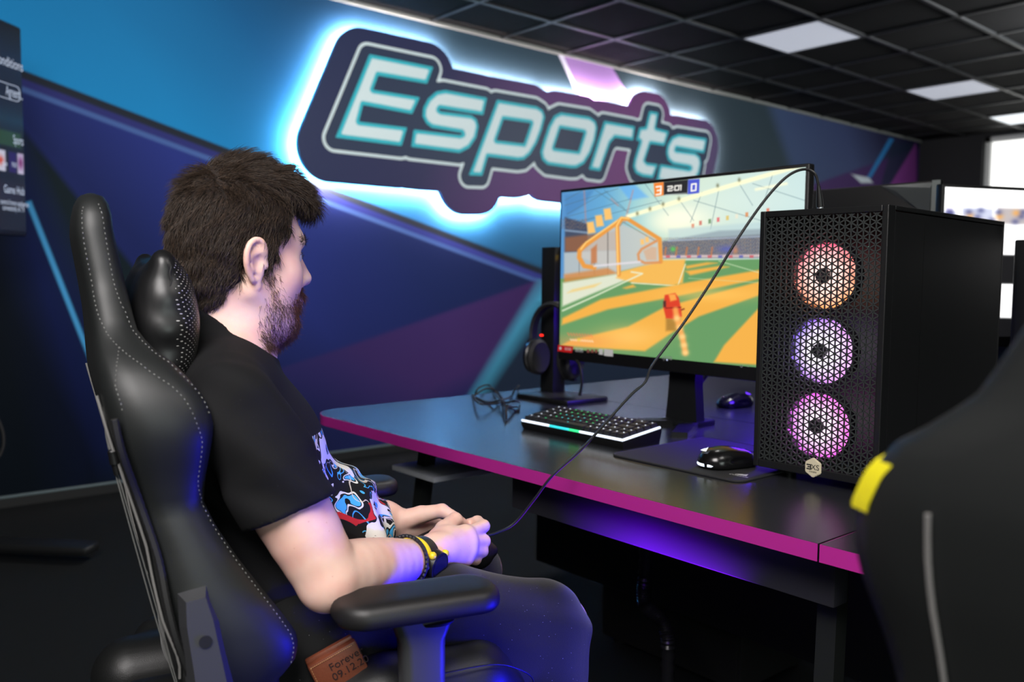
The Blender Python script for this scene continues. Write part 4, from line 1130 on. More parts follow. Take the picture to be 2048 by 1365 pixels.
for s in (1, -1):
    c = Vector((hc[0], hc[1]+s*.082, hc[2]-.055))
    b = BM(); Mc = Matrix.Translation(c) @ Matrix.Rotation(R(-90*s), 4, 'X') @ Matrix.Diagonal((1, 1.25, 1, 1))
    lathe(b, [(.001, .020), (.030, .018), (.040, .008), (.042, -.004), (.036, -.010), (.001, -.010)], 28, M=Mc); o = obj('ear_cup', b, satin_black, ht, world=True)
    b = BM(); lathe(b, [(.018, -.010), (.040, -.010), (.043, -.020), (.036, -.030), (.020, -.028)], 28, M=Mc); obj('cushion', b, matte_black, o, world=True)
    b = BM(); tube(b, [hp(90-s*90-s*4), c+Vector((-.012, s*.012, .045)), c+Vector((-.012, s*.014, .005))], .005, 8); obj('yoke', b, dark_metal, ht, world=True)
b = BM(); p = at(1083, 671, 'X', 1.718); ball(b, p, (.003, .008, .0035), 10); obj('red_light', b, mat('red_led', (230, 40, 30), .4, emit=(255, 35, 20), strength=2.0), ht, world=True)
b = BM(); p0 = Vector(at(1140, 700, 'X', 1.66)); tube(b, spline([p0+Vector((.03, .03, -.02)), Vector(at(1158, 728, 'X', 1.65)), Vector(at(1164, 760, 'X', 1.65)), Vector(at(1160, 790, 'X', 1.66))], 6), [.004]*18+[.006], 8); obj('microphone', b, matte_black, ht, world=True)
# loose cables on the desk
cb = thing('cable_tangle', 'tangle of thin black cables lying on the desk end by the mural', 'cable', (1.66, 1.95, DT))
for i, px in enumerate(([(945, 790), (960, 808), (1005, 806), (1030, 803), (1040, 806)], [(948, 792), (975, 777), (1000, 790), (1010, 815), (1013, 838)], [(1038, 772), (1030, 780), (1022, 794), (1005, 800), (975, 805), (952, 795)], [(1013, 838), (1015, 815), (1030, 822), (1040, 822)], [(950, 790), (958, 776), (980, 772), (1008, 808), (1034, 815)])):
    P = [at(x, y, 'Z', DT+.004+(.02 if 0 < k < len(px)-1 and k % 2 else 0)) for k, (x, y) in enumerate(px)]
    b = BM(); tube(b, spline(P, 8), .0027, 6); obj('cable', b, matte_black, cb, world=True)
# cable from the monitor down to the desk
mc = thing('monitor_cable', 'black cable looping from the monitor back down past its stand', 'cable', (1.74, 1.3, DT))
b = BM(); P = [at(1368, 728, 'X', 1.74), at(1380, 755, 'X', 1.76), at(1390, 775, 'X', 1.74), at(1402, 765, 'X', 1.78), at(1420, 742, 'X', 1.80)]; tube(b, spline(P, 8), .0055, 8); obj('cable', b, matte_black, mc, world=True)
# controller lead: from the tower's top front down to the pad in the man's hands
plug0 = Vector(at(1640, 414, 'Y', .80)); 
px = [(1639, 398, .80), (1637, 372, .80), (1629, 347, .805), (1606, 339, .82), (1572, 355, .84), (1530, 400, .865), (1478, 474, .89), (1425, 560, .92), (1372, 640, .945), (1335, 690, .96), (1302, 735, .975), (1290, 765, .98), (1262, 790, .99), (1215, 842, 1.01), (1160, 902, 1.035), (1105, 952, 1.06), (1068, 1000, 1.08), (1030, 1046, 1.10), (1000, 1064, 1.11), (972, 1073, 1.115)]
P = [at(x, y, 'Y', yy) for x, y, yy in px]
lead = thing('controller_cable', 'long thin black cable from tower top to the controller in the hands', 'cable', tuple(float(v) for v in P[0]))
b = BM(); tube(b, spline(P, 7), .0024, 8); obj('cord', b, mat('rubber_cord', (20, 20, 21), .4), lead, world=True)
b = BM(); cyl(b, plug0+Vector((0, 0, .0)), P[0], .0062, .0055, 16); cyl(b, P[0], P[1], .0052, .0030, 14); obj('plug', b, black_plastic, lead, world=True)
b = BM(); cyl(b, plug0-Vector((0, 0, .012)), plug0, .0048, n=14); obj('connector', b, mat('plug_metal', (200, 202, 205), .3, metal=.8), lead, world=True)
# ================================================================ GAMING CHAIRS
CH_YAW = R(-13); CH = np.array([.616, 1.17, 0])
_fw = np.array([math.cos(CH_YAW), math.sin(CH_YAW), 0]); _lf = np.array([-math.sin(CH_YAW), math.cos(CH_YAW), 0])
def chl(x, y, yl):
    """photo point on the chair's own lengthwise plane at sideways offset yl -> chair coordinates"""
    d = _v+(x-1024)/F_PX*_r-(y-682.5)/F_PX*_u
    t = ((CH+_lf*yl-CAM)@_lf)/(d@_lf); p = CAM+t*d-CH
    return np.array([p@_fw, yl, p[2]])
leather = mat('black_leather', (20, 21, 21), .46, spec=.5, bump=.22, scale=650)
leather_s = mat('black_leather_side', (26, 28, 28), .50, spec=.5, bump=.12, scale=800)
stitch_m = mat('stitch_thread', (120, 120, 118), .7)
plastic_s = mat('grey_plastic', (62, 63, 66), .45, bump=.12, scale=900)
tracF = [(212,388,.135),(221,426,.138),(236,492,.145),(254,571,.155),(276,659,.185),(307,699,.212),(346,725,.235),(386,765,.252),(417,804,.262),(432,844,.266),(433,866,.266),(428,901,.262),(417,960,.25),(413,1012,.243),(437,1061,.25),(487,1133,.26),(538,1197,.268),(578,1246,.272),(600,1276,.272),(606,1303,.272),(598,1337,.268),(566,1372,.26)]
tracB = [(142,417,.13),(148,470,.135),(166,558,.15),(179,624,.18),(192,712,.22),(205,791,.25),(222,850,.262),(239,907,.26),(273,1001,.245),(311,1114,.255),(330,1208,.265),(349,1284,.27),(383,1365,.268)]
PF = np.array([np.append(chl(x, y, -w), w) for x, y, w in tracF]); PB = np.array([np.append(chl(x, y, -w), w) for x, y, w in tracB])
def prof(P, z, col):
    o = np.argsort(P[:, 2]); return np.interp(z, P[o, 2], P[o, col])
def racing_chair(name, lab, loc, rz, group=None, main=True):
    t = thing(name, lab, 'chair', tuple(loc), rz, group)
    # ---- backrest: one padded shell, wings curving forward at shoulders and hips
    zs = list(np.linspace(.60, 1.155, 48)); rs = []
    ztop = 1.205
    def sect(z, shrink=0.0, zz=None):
        f = prof(PF, z, 0); bk = prof(PB, z, 0); w = prof(PF, z, 3)
        w -= shrink*.09; th_ = f-bk; f = f-shrink*th_*.5; bk = bk+shrink*th_*.5
        pad = min(bk+.085, f-.012); zz = z if zz is None else zz
        u = min(1.0, max(f-bk, .004)/.105)
        half = [(bk-.006*u, 0), (bk-.005*u, w*.5), (bk-.002*u, w-.05), (bk+.004*u, w-.018), (bk+.016*u, w-.004), (bk+.04*u, w), (f-.045*u, w+.001), (f-.022*u, w-.002), (f-.008*u, w-.010), (f, w-.022), (f-.002*u, w-.036), (f-.012*u, w-.05), (pad+.01*u, w-.08), (pad, w-.105), (pad-.002, w*.3)]
        near = [(a, -b_) for a, b_ in half]; far = [(a, b_) for a, b_ in half[1:]][::-1]
        mid_ = [(pad-.002, 0)]
        return [(a, b_, zz) for a, b_ in near+mid_+far]
    rs.append(sect(.60, .75, .572)); rs.append(sect(.60, .4, .578)); rs.append(sect(.60, .12, .588))
    for z in zs: rs.append(sect(z))
    for dz, sh in ((.018, .05), (.032, .17), (.042, .38), (.047, .75)): rs.append(sect(1.155, sh, 1.155+dz))
    b = BM(); rings(b, rs); bmesh.ops.recalc_face_normals(b, faces=b.faces[:]); b.normal_update(); skin_tree = BVHTree.FromBMesh(b); obj('backrest', b, leather_s, t, smooth=60)
    # ---- stitching along both edges of the wing, on both sides
    seam = [(158,400),(166,492),(188,606),(210,659),(236,692),(289,734),(346,773),(381,813),(399,853),(408,888),(404,930),(399,975),(406,1012),(432,1061),(481,1133),(530,1197),(568,1246),(588,1276),(594,1303),(585,1340)]
    seam2 = [(199,404),(212,490),(227,571),(247,625),(272,670),(318,712),(360,745),(408,795),(428,838)]
    piping = [(238,694),(231,740),(227,790),(228,832)]
    def lift(pts):
        out = []
        for x, y in pts:
            q = chl(x, y, -.25); w = prof(PF, q[2], 3); q = chl(x, y, -w-.0012); w = prof(PF, q[2], 3)+.0016
            f = prof(PF, q[2], 0); q = chl(x, y, -w)
            d = f-q[0]; e = np.interp(d, [0, .008, .022, .045], [.022, .010, .002, 0]); q[1] = -w+e-.0012
            out.append(q)
        return out
    for s in (-1, 1):
        for pts in ((seam, seam2, piping) if main else ()):
            b = BM()
            P = spline(lift(pts), 40); L_ = 0
            P = [np.array((p[0], p[1]*-s if s == 1 else p[1], p[2])) for p in P]
            acc = [0]
            for a, c in zip(P[:-1], P[1:]): acc.append(acc[-1]+float(np.linalg.norm(c-a)))
            n = int(acc[-1]/.0062); A = np.array(P); S = np.linspace(0, acc[-1], n*2+1)
            Q = np.stack([np.interp(S, acc, A[:, i]) for i in range(3)], 1)
            Q = np.array([(lambda r_: np.array(r_[0]+r_[1]*.0004))(skin_tree.find_nearest(Vector(q_))) for q_ in Q])
            for k in range(0, len(Q)-1, 2): tube(b, [Q[k], Q[k]*.35+Q[k+1]*.65], .00055, 4)
            obj('stitching', b, stitch_m, t, smooth=None)
        # zip along the back edge and its drawstring
        zp = [(224,838),(239,905),(273,1001),(311,1114),(330,1208),(350,1284),(385,1372)]
        if not main: continue
        b = BM(); P = []
        for x, y in zp:
            q = chl(x+4, y, -.255); w = prof(PF, q[2], 3); q = chl(x+4, y, -w+.004); P.append(np.array((q[0], s*(w-.002), q[2])))
        P = spline(P, 14); tube(b, P, [.0042+.0006*(i % 2) for i in range(len(P))], 6); obj('zip', b, matte_black, t)
    for y in (-.205, .205):
        b = BM(); P = [(prof(PB, z, 0)-.0055, y*(.72+.28*prof(PF, z, 3)/.26), z) for z in np.linspace(.62, .965, 24)]; tube(b, P, .0017, 6)
        obj('back_seam', b, mat('grey_piping', (120, 118, 116), .6) if 'grey_piping' not in bpy.data.materials else bpy.data.materials['grey_piping'], t)
    if main:
        cord = [[(206,806),(217,880),(222,905)], [(206,806),(212,870),(220,906)], [(236,950),(268,1060),(300,1170),(325,1260),(355,1370)], [(232,952),(262,1062),(296,1185),(318,1260),(352,1372)]]
        b = BM(); P3 = lambda pts: [chl(x, y, -.20) for x, y in pts]
        for c_ in cord[:1]: tube(b, spline(P3(c_), 10), .0011, 5)
        for c_ in cord[1:]: tube(b, spline(P3(c_), 10), .0009, 5)
        o = obj('drawstring', b, mat('cord_grey', (96, 96, 94), .6), t)
        b = BM(); p0, p1, p2 = chl(225, 905, -.202), chl(230, 928, -.202), chl(235, 950, -.202); cyl(b, p0, p1, .0052, .0056, 14); cyl(b, p1, p2, .0042, .0036, 12); ball(b, p0, (.0055, .0055, .004), 12); obj('cord_lock', b, black_plastic, o)
    # ---- reclining hinge covers
    for s in (-1, 1):
        base = [(355,1188),(412,1171),(420,1200),(440,1240),(474,1385),(374,1385),(358,1255)]
        top = [(372,1206),(411,1196),(413,1200),(426,1240),(458,1385),(394,1385),(374,1255)]
        A = [chl(x, y, -.262) for x, y in base]; Tq = [chl(x, y, -.300) for x, y in top]
        fl2 = lambda P: [(p[0], -s*p[1] if s == 1 else p[1], p[2]) for p in P]
        b = BM(); rings(b, [fl2(A), fl2(Tq)]); o = obj('hinge_cover', b, plastic_s, t, smooth=None)
        c = chl(411, 1284, -.3005); c[1] *= (1 if s == -1 else -1); yy = Vector((0, s*1.0, 0))
        b = BM(); cyl(b, Vector(c)-yy*.002, Vector(c)+yy*.0012, .0062, n=24); obj('bolt_cap', b, matte_black, o)
        b = BM(); lathe(b, [(.0062, 0), (.0070, 0), (.0070, .0006), (.0062, .0006)], 24, M=Matrix.Translation(Vector(c)+yy*.0008) @ Matrix.Rotation(R(90 if s == -1 else -90), 4, 'X')); obj('cap_ring', b, mat('cap_ring', (26, 26, 28), .5) if 'cap_ring' not in bpy.data.materials else bpy.data.materials['cap_ring'], o)
    # ---- seat
    F = Field((-.34, -.31, .40), (.33, .31, .68), .006)
    for y in (-.17, 0, .17): F.cone((-.25, y, .475), (.22, y, .480), .058, .056, .03)
    for s in (-1, 1):
        F.chain([(-.20, s*.222, .495), (-.08, s*.222, .510), (.03, s*.225, .556), (.155, s*.225, .548), (.19, s*.222, .515)], [.046, .048, .052, .056, .05], .01)
    F.plane((0, 0, .425), (0, 0, -1), k=.02)
    me = F.mesh('seat_cushion'); obj('seat_cushion', me, leather, t, smooth=180)
    for s in (-1, 1):
        b = BM(); P = [(-.02, s*.266, .575), (.03, s*.274, .586), (.08, s*.278, .592), (.16, s*.278, .590), (.205, s*.272, .572), (.235, s*.258, .545), (.243, s*.24, .51)]; tube(b, spline(P, 10), .0011, 6); obj('piping', b, leather, t)
    b = BM(); box(b, (-.26, -.22, .385), (.24, .22, .43), .01); obj('seat_frame', b, black_plastic, t)
    # ---- armrests
    for s, dx in ((-1, 0), (1, .085)):
        b = BM()
        def pado(g, z):
            o = rrect(-.056+g, -.336+g, .152-g, -.254-g, .034-g*.9, 6)
            return [(x+dx, (y-.006*(1-((x-.05)/.11)**2)*(y < -.295)+.004*(1-((x-.05)/.11)**2)*(y > -.295)-.07*(x-.05))*(1 if s == -1 else -1), z+.010*((x-.05)/.11)**2*0) for x, y in o]
        rings(b, [pado(.012, .686), pado(.004, .688), pado(.0005, .6935), pado(0, .699), pado(.001, .706), pado(.004, .7115), pado(.009, .7148), pado(.016, .7163), pado(.026, .7168)])
        a = obj('armrest', b, mat('armrest_pad', (25, 24, 25), .48, bump=.15, scale=1500) if 'armrest_pad' not in bpy.data.materials else bpy.data.materials['armrest_pad'], t, smooth=60)
        yy = -s*-.292
        b = BM(); rings(b, [[(x+dx, y, z) for x, y in rrect(xa, s*.292-.018, xb, s*.292+.018, .012, 4)] for xa, xb, z in ((.012, .102, .688), (.014, .098, .682), (.026, .084, .650), (.028, .084, .60), (.03, .084, .42))])
        obj('armrest_post', b, plastic_s, t)
        b = BM(); lathe(b, [(.0001, 0), (.018, 0), (.019, .003), (.0001, .004)], 20, M=Matrix.Translation((.072+dx, s*.306, .672)) @ Matrix.Diagonal((1.15, .62, 1, 1))); obj('height_lever', b, black_plastic, a)
        b = BM(); box(b, (.03+dx, min(s*.20, s*.31), .40), (.085+dx, max(s*.20, s*.31), .425), .005); obj('armrest_bracket', b, black_plastic, t)
    # ---- base
    b = BM(); cyl(b, (0, 0, .11), (0, 0, .30), .028, n=20); cyl(b, (0, 0, .28), (0, 0, .39), .018, n=16); obj('gas_lift', b, black_plastic, t)
    for k in range(5):
        a = R(72*k+20); e = Vector((math.cos(a), math.sin(a), 0)); n = Vector((-e.y, e.x, 0))
        b = BM(); rings(b, [[e*r+n*w+Vector((0, 0, z0)), e*r-n*w+Vector((0, 0, z0)), e*r-n*w*.8+Vector((0, 0, z1)), e*r+n*w*.8+Vector((0, 0, z1))] for r, w, z0, z1 in ((.02, .035, .085, .135), (.15, .028, .08, .12), (.31, .02, .07, .092))]); lg = obj('base_leg', b, black_plastic, t, smooth=None)
        b = BM(); cyl(b, e*.30+n*.018+Vector((0, 0, .03)), e*.30-n*.018+Vector((0, 0, .03)), .03, n=18); cyl(b, e*.30+Vector((0, 0, .05)), e*.30+Vector((0, 0, .085)), .008, n=10); obj('caster', b, matte_black, lg)
    return t
chair = racing_chair('gaming_chair', 'black racing style gaming chair with white stitching, occupied by the bearded man', CH, CH_YAW, 'black gaming chairs')
# perforated neck cushion strapped to the headrest
perf = bpy.data.materials.new('perforated_leather'); perf.use_nodes = True
nt = perf.node_tree; N = nt.nodes; L = nt.links; bs = N['Principled BSDF']; setin(bs, 'Roughness', .38)
tc = N.new('ShaderNodeTexCoord'); mp = N.new('ShaderNodeMapping'); L.new(tc.outputs['Object'], mp.inputs['Vector'])
mp.inputs['Rotation'].default_value = (R(45), 0, 0); mp.inputs['Scale'].default_value = (0, 250, 250)
fr_ = N.new('ShaderNodeVectorMath'); fr_.operation = 'FRACTION'; L.new(mp.outputs['Vector'], fr_.inputs[0])
sb = N.new('ShaderNodeVectorMath'); sb.operation = 'DISTANCE'; L.new(fr_.outputs['Vector'], sb.inputs[0]); sb.inputs[1].default_value = (0, .5, .5)
lt = N.new('ShaderNodeMath'); lt.operation = 'LESS_THAN'; L.new(sb.outputs['Value'], lt.inputs[0]); lt.inputs[1].default_value = .13
sx = N.new('ShaderNodeSeparateXYZ'); L.new(tc.outputs['Object'], sx.inputs[0])
gt = N.new('ShaderNodeMath'); gt.operation = 'GREATER_THAN'; L.new(sx.outputs['X'], gt.inputs[0]); gt.inputs[1].default_value = .008
mu = N.new('ShaderNodeMath'); mu.operation = 'MULTIPLY'; L.new(lt.outputs[0], mu.inputs[0]); L.new(gt.outputs[0], mu.inputs[1])
mx = N.new('ShaderNodeMix'); mx.data_type = 'RGBA'; L.new(mu.outputs[0], mx.inputs['Factor']); mx.inputs['A'].default_value = rgb((20, 20, 21)); mx.inputs['B'].default_value = rgb((190, 188, 184)); L.new(mx.outputs['Result'], bs.inputs['Base Color'])
pc0 = CH+_fw*-.218+_lf*0+np.array([0, 0, 1.04])
pil = thing('neck_cushion', 'black perforated leather neck cushion strapped against the headrest behind the man', 'cushion', tuple(pc0), CH_YAW)
F = Field((-.075, -.17, -.10), (.075, .17, .11), .004)
F.ell((0, 0, 0), (.036, .19, .082), k=.02); F.ell((.0, -.10, .0), (.035, .07, .082), k=.03); F.ell((0, .10, 0), (.035, .07, .082), k=.03)
for s in (-1, 1):
    F.plane((0, s*.145, 0), (0, s, 0), k=.03); F.cone((0, s*.12, 0), (-.004, s*.128, .078), .022, .005, .02); F.cone((0, s*.06, 0), (-.004, s*.118, .086), .025, .004, .02); F.cone((0, s*.12, 0), (-.004, s*.128, -.085), .022, .006, .025)
F.ripple(lambda P: .0016*np.sin(P[..., 2]*150+np.abs(P[..., 1])*40)*np.clip(1-np.abs(P[..., 0])/.03, 0, 1)*np.clip((np.abs(P[..., 1])-.07)/.05, 0, 1))
obj('cover', F.mesh('cover'), perf, pil, smooth=180)
b = BM(); P = [(.004, -.147+.004, z) if abs(z) < .05 else (.002, -.140, z) for z in np.linspace(-.078, .078, 14)]
for q in (-1, 1):
    b = BM(); tube(b, [(.003+.001*math.cos(k), q*(.1445-.35*abs(z)**2), z) for k, z in enumerate(np.linspace(-.075, .078, 60))], .0010, 5)
    obj('seam', b, matte_black, pil)
b = BM(); box(b, (-.075, -.012, -.02), (-.03, .012, .02), .004); obj('strap', b, matte_black, pil)
# the neighbouring chair, close to the camera
C2 = np.array([.82, .026, 0])
chair2 = racing_chair('gaming_chair', 'out-of-focus black gaming chair closest to the camera at the lower right, with a yellow tag', C2, R(2), 'black gaming chairs', main=False)
b = BM()
z0 = .935; zz = [z0+.020+.034*k/10 for k in range(11)]
tg = []
for k, z in enumerate(zz):
    w = prof(PF, z, 3); bk = prof(PB, z, 0); tg.append([(bk+.008, w-.016, z), (bk+.016, w-.003, z), (bk+.05, w+.003, z), (bk+.05, w+.006, z), (bk+.014, w-.001, z), (bk+.004, w-.016, z)])
rings(b, tg); obj('tag', b, mat('yellow_tag', (226, 214, 30), .5), chair2, label='bright yellow tag on the shoulder')
# ================================================================ THE SEATED MAN
man = thing('person', 'seated bearded young man in a black printed t-shirt holding a game controller', 'person', tuple(CH), CH_YAW)
def J(x, y, yl): return chl(x, y, yl)
skin = bpy.data.materials.new('skin'); skin.use_nodes = True
nt = skin.node_tree; N = nt.nodes; L = nt.links; bs = N['Principled BSDF']
setin(bs, 'Roughness', .5); setin(bs, 'Specular IOR Level', .35); setin(bs, 'Subsurface Weight', .12); setin(bs, 'Subsurface Radius', (.010, .004, .002)); setin(bs, 'Subsurface Scale', 1.0)
tc = N.new('ShaderNodeTexCoord')
n1 = N.new('ShaderNodeTexNoise'); n1.inputs['Scale'].default_value = 26; n1.inputs['Detail'].default_value = 3; L.new(tc.outputs['Object'], n1.inputs['Vector'])
n2 = N.new('ShaderNodeTexNoise'); n2.inputs['Scale'].default_value = 900; L.new(tc.outputs['Object'], n2.inputs['Vector'])
r1 = N.new('ShaderNodeValToRGB'); L.new(n1.outputs['Fac'], r1.inputs['Fac']); e = r1.color_ramp.elements
e[0].position = .3; e[0].color = rgb((232, 196, 180)); e[1].position = .72; e[1].color = rgb((226, 176, 162))
v1 = N.new('ShaderNodeTexVoronoi'); v1.inputs['Scale'].default_value = 70; L.new(tc.outputs['Object'], v1.inputs['Vector'])
sp_ = N.new('ShaderNodeMath'); sp_.operation = 'LESS_THAN'; L.new(v1.outputs['Distance'], sp_.inputs[0]); sp_.inputs[1].default_value = .07
sq = N.new('ShaderNodeMath'); sq.operation = 'MULTIPLY'; L.new(sp_.outputs[0], sq.inputs[0]); sq.inputs[1].default_value = .35
mx = N.new('ShaderNodeMix'); mx.data_type = 'RGBA'; L.new(sq.outputs[0], mx.inputs['Factor']); L.new(r1.outputs['Color'], mx.inputs['A']); mx.inputs['B'].default_value = rgb((190, 120, 104)); L.new(mx.outputs['Result'], bs.inputs['Base Color'])
bp = N.new('ShaderNodeBump'); bp.inputs['Strength'].default_value = .18; bp.inputs['Distance'].default_value = .0006; L.new(n2.outputs['Fac'], bp.inputs['Height']); L.new(bp.outputs['Normal'], bs.inputs['Normal'])

# --- head frame in the man's coordinates
ear = np.array(Vector(at(513, 527, 'Y', 1.12)))
psi = R(-2)
hf = np.array([math.cos(psi), math.sin(psi), -.02]); hf /= np.linalg.norm(hf); hl = np.array([-math.sin(psi), math.cos(psi), 0]); hu = np.cross(hf, hl)
Hw = ear+hl*.073
Wm = np.stack([_fw, _lf, np.array([0, 0, 1.])], 0)           # world -> local rotation
H0 = Wm@(Hw-CH); HRm = Wm@np.stack([hf, hl, hu], 1)           # head axes in local coordinates
HS = np.array([.88, 1.0, 1.0])
def h(x, y, z): return H0+HRm@(np.array([x, y, z])*HS)

# --- joints
shR, elR, wrR = np.array((-.150, -.185, .940)), np.array((-.047, -.236, .728)), J(846, 1116, -.118)
shL, elL, wrL = np.array((-.130, .185, .945)), np.array((-.03, .250, .740)), J(770, 1036, .09)
BODY_H = .0028
F = Field((-.30, -.335, .05), (.47, .335, 1.285), BODY_H)
# head
q = HRm
def ellh(c, r, rot=None, k=.01, op='u'): F.ell(c, np.array(r)*np.array([.88, 1, 1]), rot, k, op)
ellh(h(-.010, 0, .048), (.086, .074, .076), q, k=.01)
ellh(h(.040, 0, .050), (.056, .062, .060), q, k=.03)
ellh(h(.048, 0, -.018), (.050, .057, .072), q, k=.03)
ellh(h(.040, 0, -.066), (.052, .050, .040), q, k=.025)
ellh(h(.078, 0, -.088), (.022, .024, .020), q, k=.02)
for s in (-1, 1):
    F.cone(h(.002, s*.055, -.035), h(.060, s*.030, -.088), .020, .018, .025)
    ellh(h(.062, s*.040, -.018), (.026, .022, .026), q, k=.025)
F.cone(h(.082, -.030, .033), h(.082, .030, .033), .0145, k=.02)
F.cone(h(.092, 0, .026), h(.117, 0, -.016), .0085, .0105, .012)
ellh(h(.117, 0, -.019), (.0115, .0105, .0095), q, k=.006)
for s in (-1, 1):
    ellh(h(.104, s*.0115, -.024), (.011, .0075, .008), q, k=.006)
    ellh(h(.104, s*.032, .012), (.017, .017, .012), q, k=.012, op='s')
    ellh(h(.079, s*.031, .013), (.0145, .0145, .0125), q, k=.006)
    F.cone(h(.0925, s*.022, .013), h(.087, s*.044, .012), .0012, k=.003, op='s')
ellh(h(.094, 0, -.050), (.014, .026, .015), q, k=.015)
F.cone(h(.102, -.016, -.048), h(.102, .016, -.048), .0058, k=.006); F.cone(h(.100, -.014, -.060), h(.100, .014, -.060), .0064, k=.006)
F.cone(h(.110, -.022, -.054), h(.110, .022, -.054), .0016, k=.003, op='s')
for s in (-1, 1):                                           # ears
    def e_(x, z, o=0): return h(x, s*(.0735+o), z)
    axf = HRm@np.array([-.35, s*1.0, 0])
    F.cone(e_(-.008, .014, .004), e_(-.001, -.014, .001), .0165, .0105, .006, flat=(axf, .40))
    F.cone(e_(-.003, -.022, .001), e_(.000, -.030, .001), .0078, .0060, .005, flat=(axf, .6))
    rim = spline([e_(.011, .004, .003), e_(.0115, .016, .006), e_(.006, .027, .0085), e_(-.004, .0315, .0105), e_(-.015, .027, .013), e_(-.0215, .016, .0145), e_(-.0225, .002, .0135), e_(-.017, -.012, .0095), e_(-.008, -.024, .0055)], 3)
    F.chain(rim, list(np.interp(np.linspace(0, 1, len(rim)), [0, .3, .7, 1], [.0030, .0040, .0040, .0042])), .0015)
    F.chain([e_(-.008, .022, .008), e_(-.0145, .008, .0095), e_(-.010, -.008, .0075), e_(-.002, -.013, .006)], [.0026, .0032, .0032, .0026], .004)
    ellh(e_(.000, .000, .0125), (.0085, .0075, .0120), q, k=.005, op='s')
    ellh(e_(.0135, -.002, .003), (.0045, .0035, .0075), q, k=.004)
# neck
F.cone(h(-.030, 0, -.035), (-.148, 0, 1.03), .056, .057, .02); F.cone(h(-.008, 0, -.050), (-.125, 0, 1.00), .046, .052, .03)
F.cone((-.150, 0, 1.00), (-.14, 0, .93), .056, .07, .03)
# trunk (under the clothes)
F.ell((-.125, 0, .90), (.065, .150, .13), k=.05); F.ell((-.035, 0, .73), (.115, .145, .115), k=.05); F.ell((-.08, 0, .61), (.115, .150, .085), k=.05)
for s, sh in ((-1, shR), (1, shL)): F.cone((-.14, s*.05, .96), sh, .048, .048, .03)
# arms
def arm(sh, el, wr, s):
    L1, L2 = (el-sh), (wr-el)
    nd = [sh+L1*t for t in np.linspace(0, 1, 9)]+[el+L2*t for t in np.linspace(0, 1, 11)[1:]]
    sk = [0, .35, .72, 1, 1.22, 1.5, 1.8, 2]; rk = [.050, .0495, .0470, .0405, .0420, .0388, .0308, .0262]
    tt = np.concatenate([np.linspace(0, 1, 9), 1+np.linspace(0, 1, 11)[1:]])
    rr_ = np.interp(tt, sk, rk); rr_ = np.convolve(np.pad(rr_, 1, mode='edge'), [.25, .5, .25], 'valid')
    F.chain(nd, list(rr_), .0015)
    d = (wr-el)/np.linalg.norm(wr-el); u_ = (sh-el)/np.linalg.norm(sh-el); p = el-(d+u_)*.016; F.ell(p, (.023, .023, .023), k=.02)
arm(shR, elR, wrR, -1); arm(shL, elL, wrL, 1)
# right hand, seen from its back, curled round the grip
K = .004
def finger(pts, rr): F.chain(pts, rr, K)
mR = [J(932, 1070, -.088), J(938, 1085, -.096), J(937, 1101, -.100), J(929, 1116, -.100)]
F.cone(wrR, J(885, 1098, -.11), .026, .024, .012)
for m_, r_ in zip(mR, (.0135, .0135, .0130, .0125)): F.cone(J(872, 1102, -.112), m_, .022, r_, .010)
F.cone(mR[0], mR[3], .0125, .012, .008); F.cone(J(895, 1075, -.09), J(905, 1110, -.10), .018, .018, .012)
for m_, r_ in zip(mR, (.0112, .0116, .011, .0104)): F.ell(m_+np.array([.001, -.003, .001]), (r_, r_, r_), k=.005)
finger([mR[0], J(967, 1053, -.066), J(955, 1044, -.040), J(934, 1049, -.022)], [.0112, .0098, .0092, .0082])
finger([mR[1], J(968, 1083, -.076), J(962, 1082, -.050), J(945, 1086, -.034)], [.0114, .0100, .0093, .0082])
finger([mR[2], J(964, 1103, -.082), J(957, 1104, -.056), J(940, 1106, -.040)], [.0110, .0096, .0090, .0080])
finger([mR[3], J(951, 1119, -.084), J(946, 1120, -.062), J(932, 1119, -.048)], [.0102, .0088, .0082, .0073])
finger([J(872, 1088, -.095), J(888, 1060, -.068), J(910, 1040, -.046), J(927, 1050, -.034)], [.0175, .0138, .0112, .0092])
F.cone(J(880, 1085, -.09), J(925, 1075, -.085), .016, .013, .014)
# left hand, thumb along the top
F.cone(wrL, J(805, 1048, .088), .0255, .024, .012)
mL = [J(862, 1048, .082), J(860, 1062, .092), J(856, 1075, .098), J(848, 1087, .100)]
for m_, r_ in zip(mL, (.013, .013, .0125, .012)): F.cone(J(805, 1052, .09), m_, .022, r_, .010)
F.cone(mL[0], mL[3], .0125, .012, .008)
finger([mL[0], J(905, 1056, .074), J(915, 1070, .050), J(902, 1080, .034)], [.0112, .0098, .0092, .0082])
finger([mL[1], J(902, 1072, .082), J(912, 1084, .058), J(898, 1094, .042)], [.0112, .0098, .0092, .0082])
finger([mL[2], J(896, 1086, .086), J(904, 1098, .064), J(890, 1104, .050)], [.0108, .0094, .0088, .0078])
finger([mL[3], J(884, 1098, .086), J(892, 1108, .068), J(880, 1112, .056)], [.0100, .0086, .0080, .0072])
finger([J(800, 1044, .078), J(842, 1030, .060), J(884, 1022, .036), J(912, 1036, .014)], [.0190, .0145, .0112, .0088])
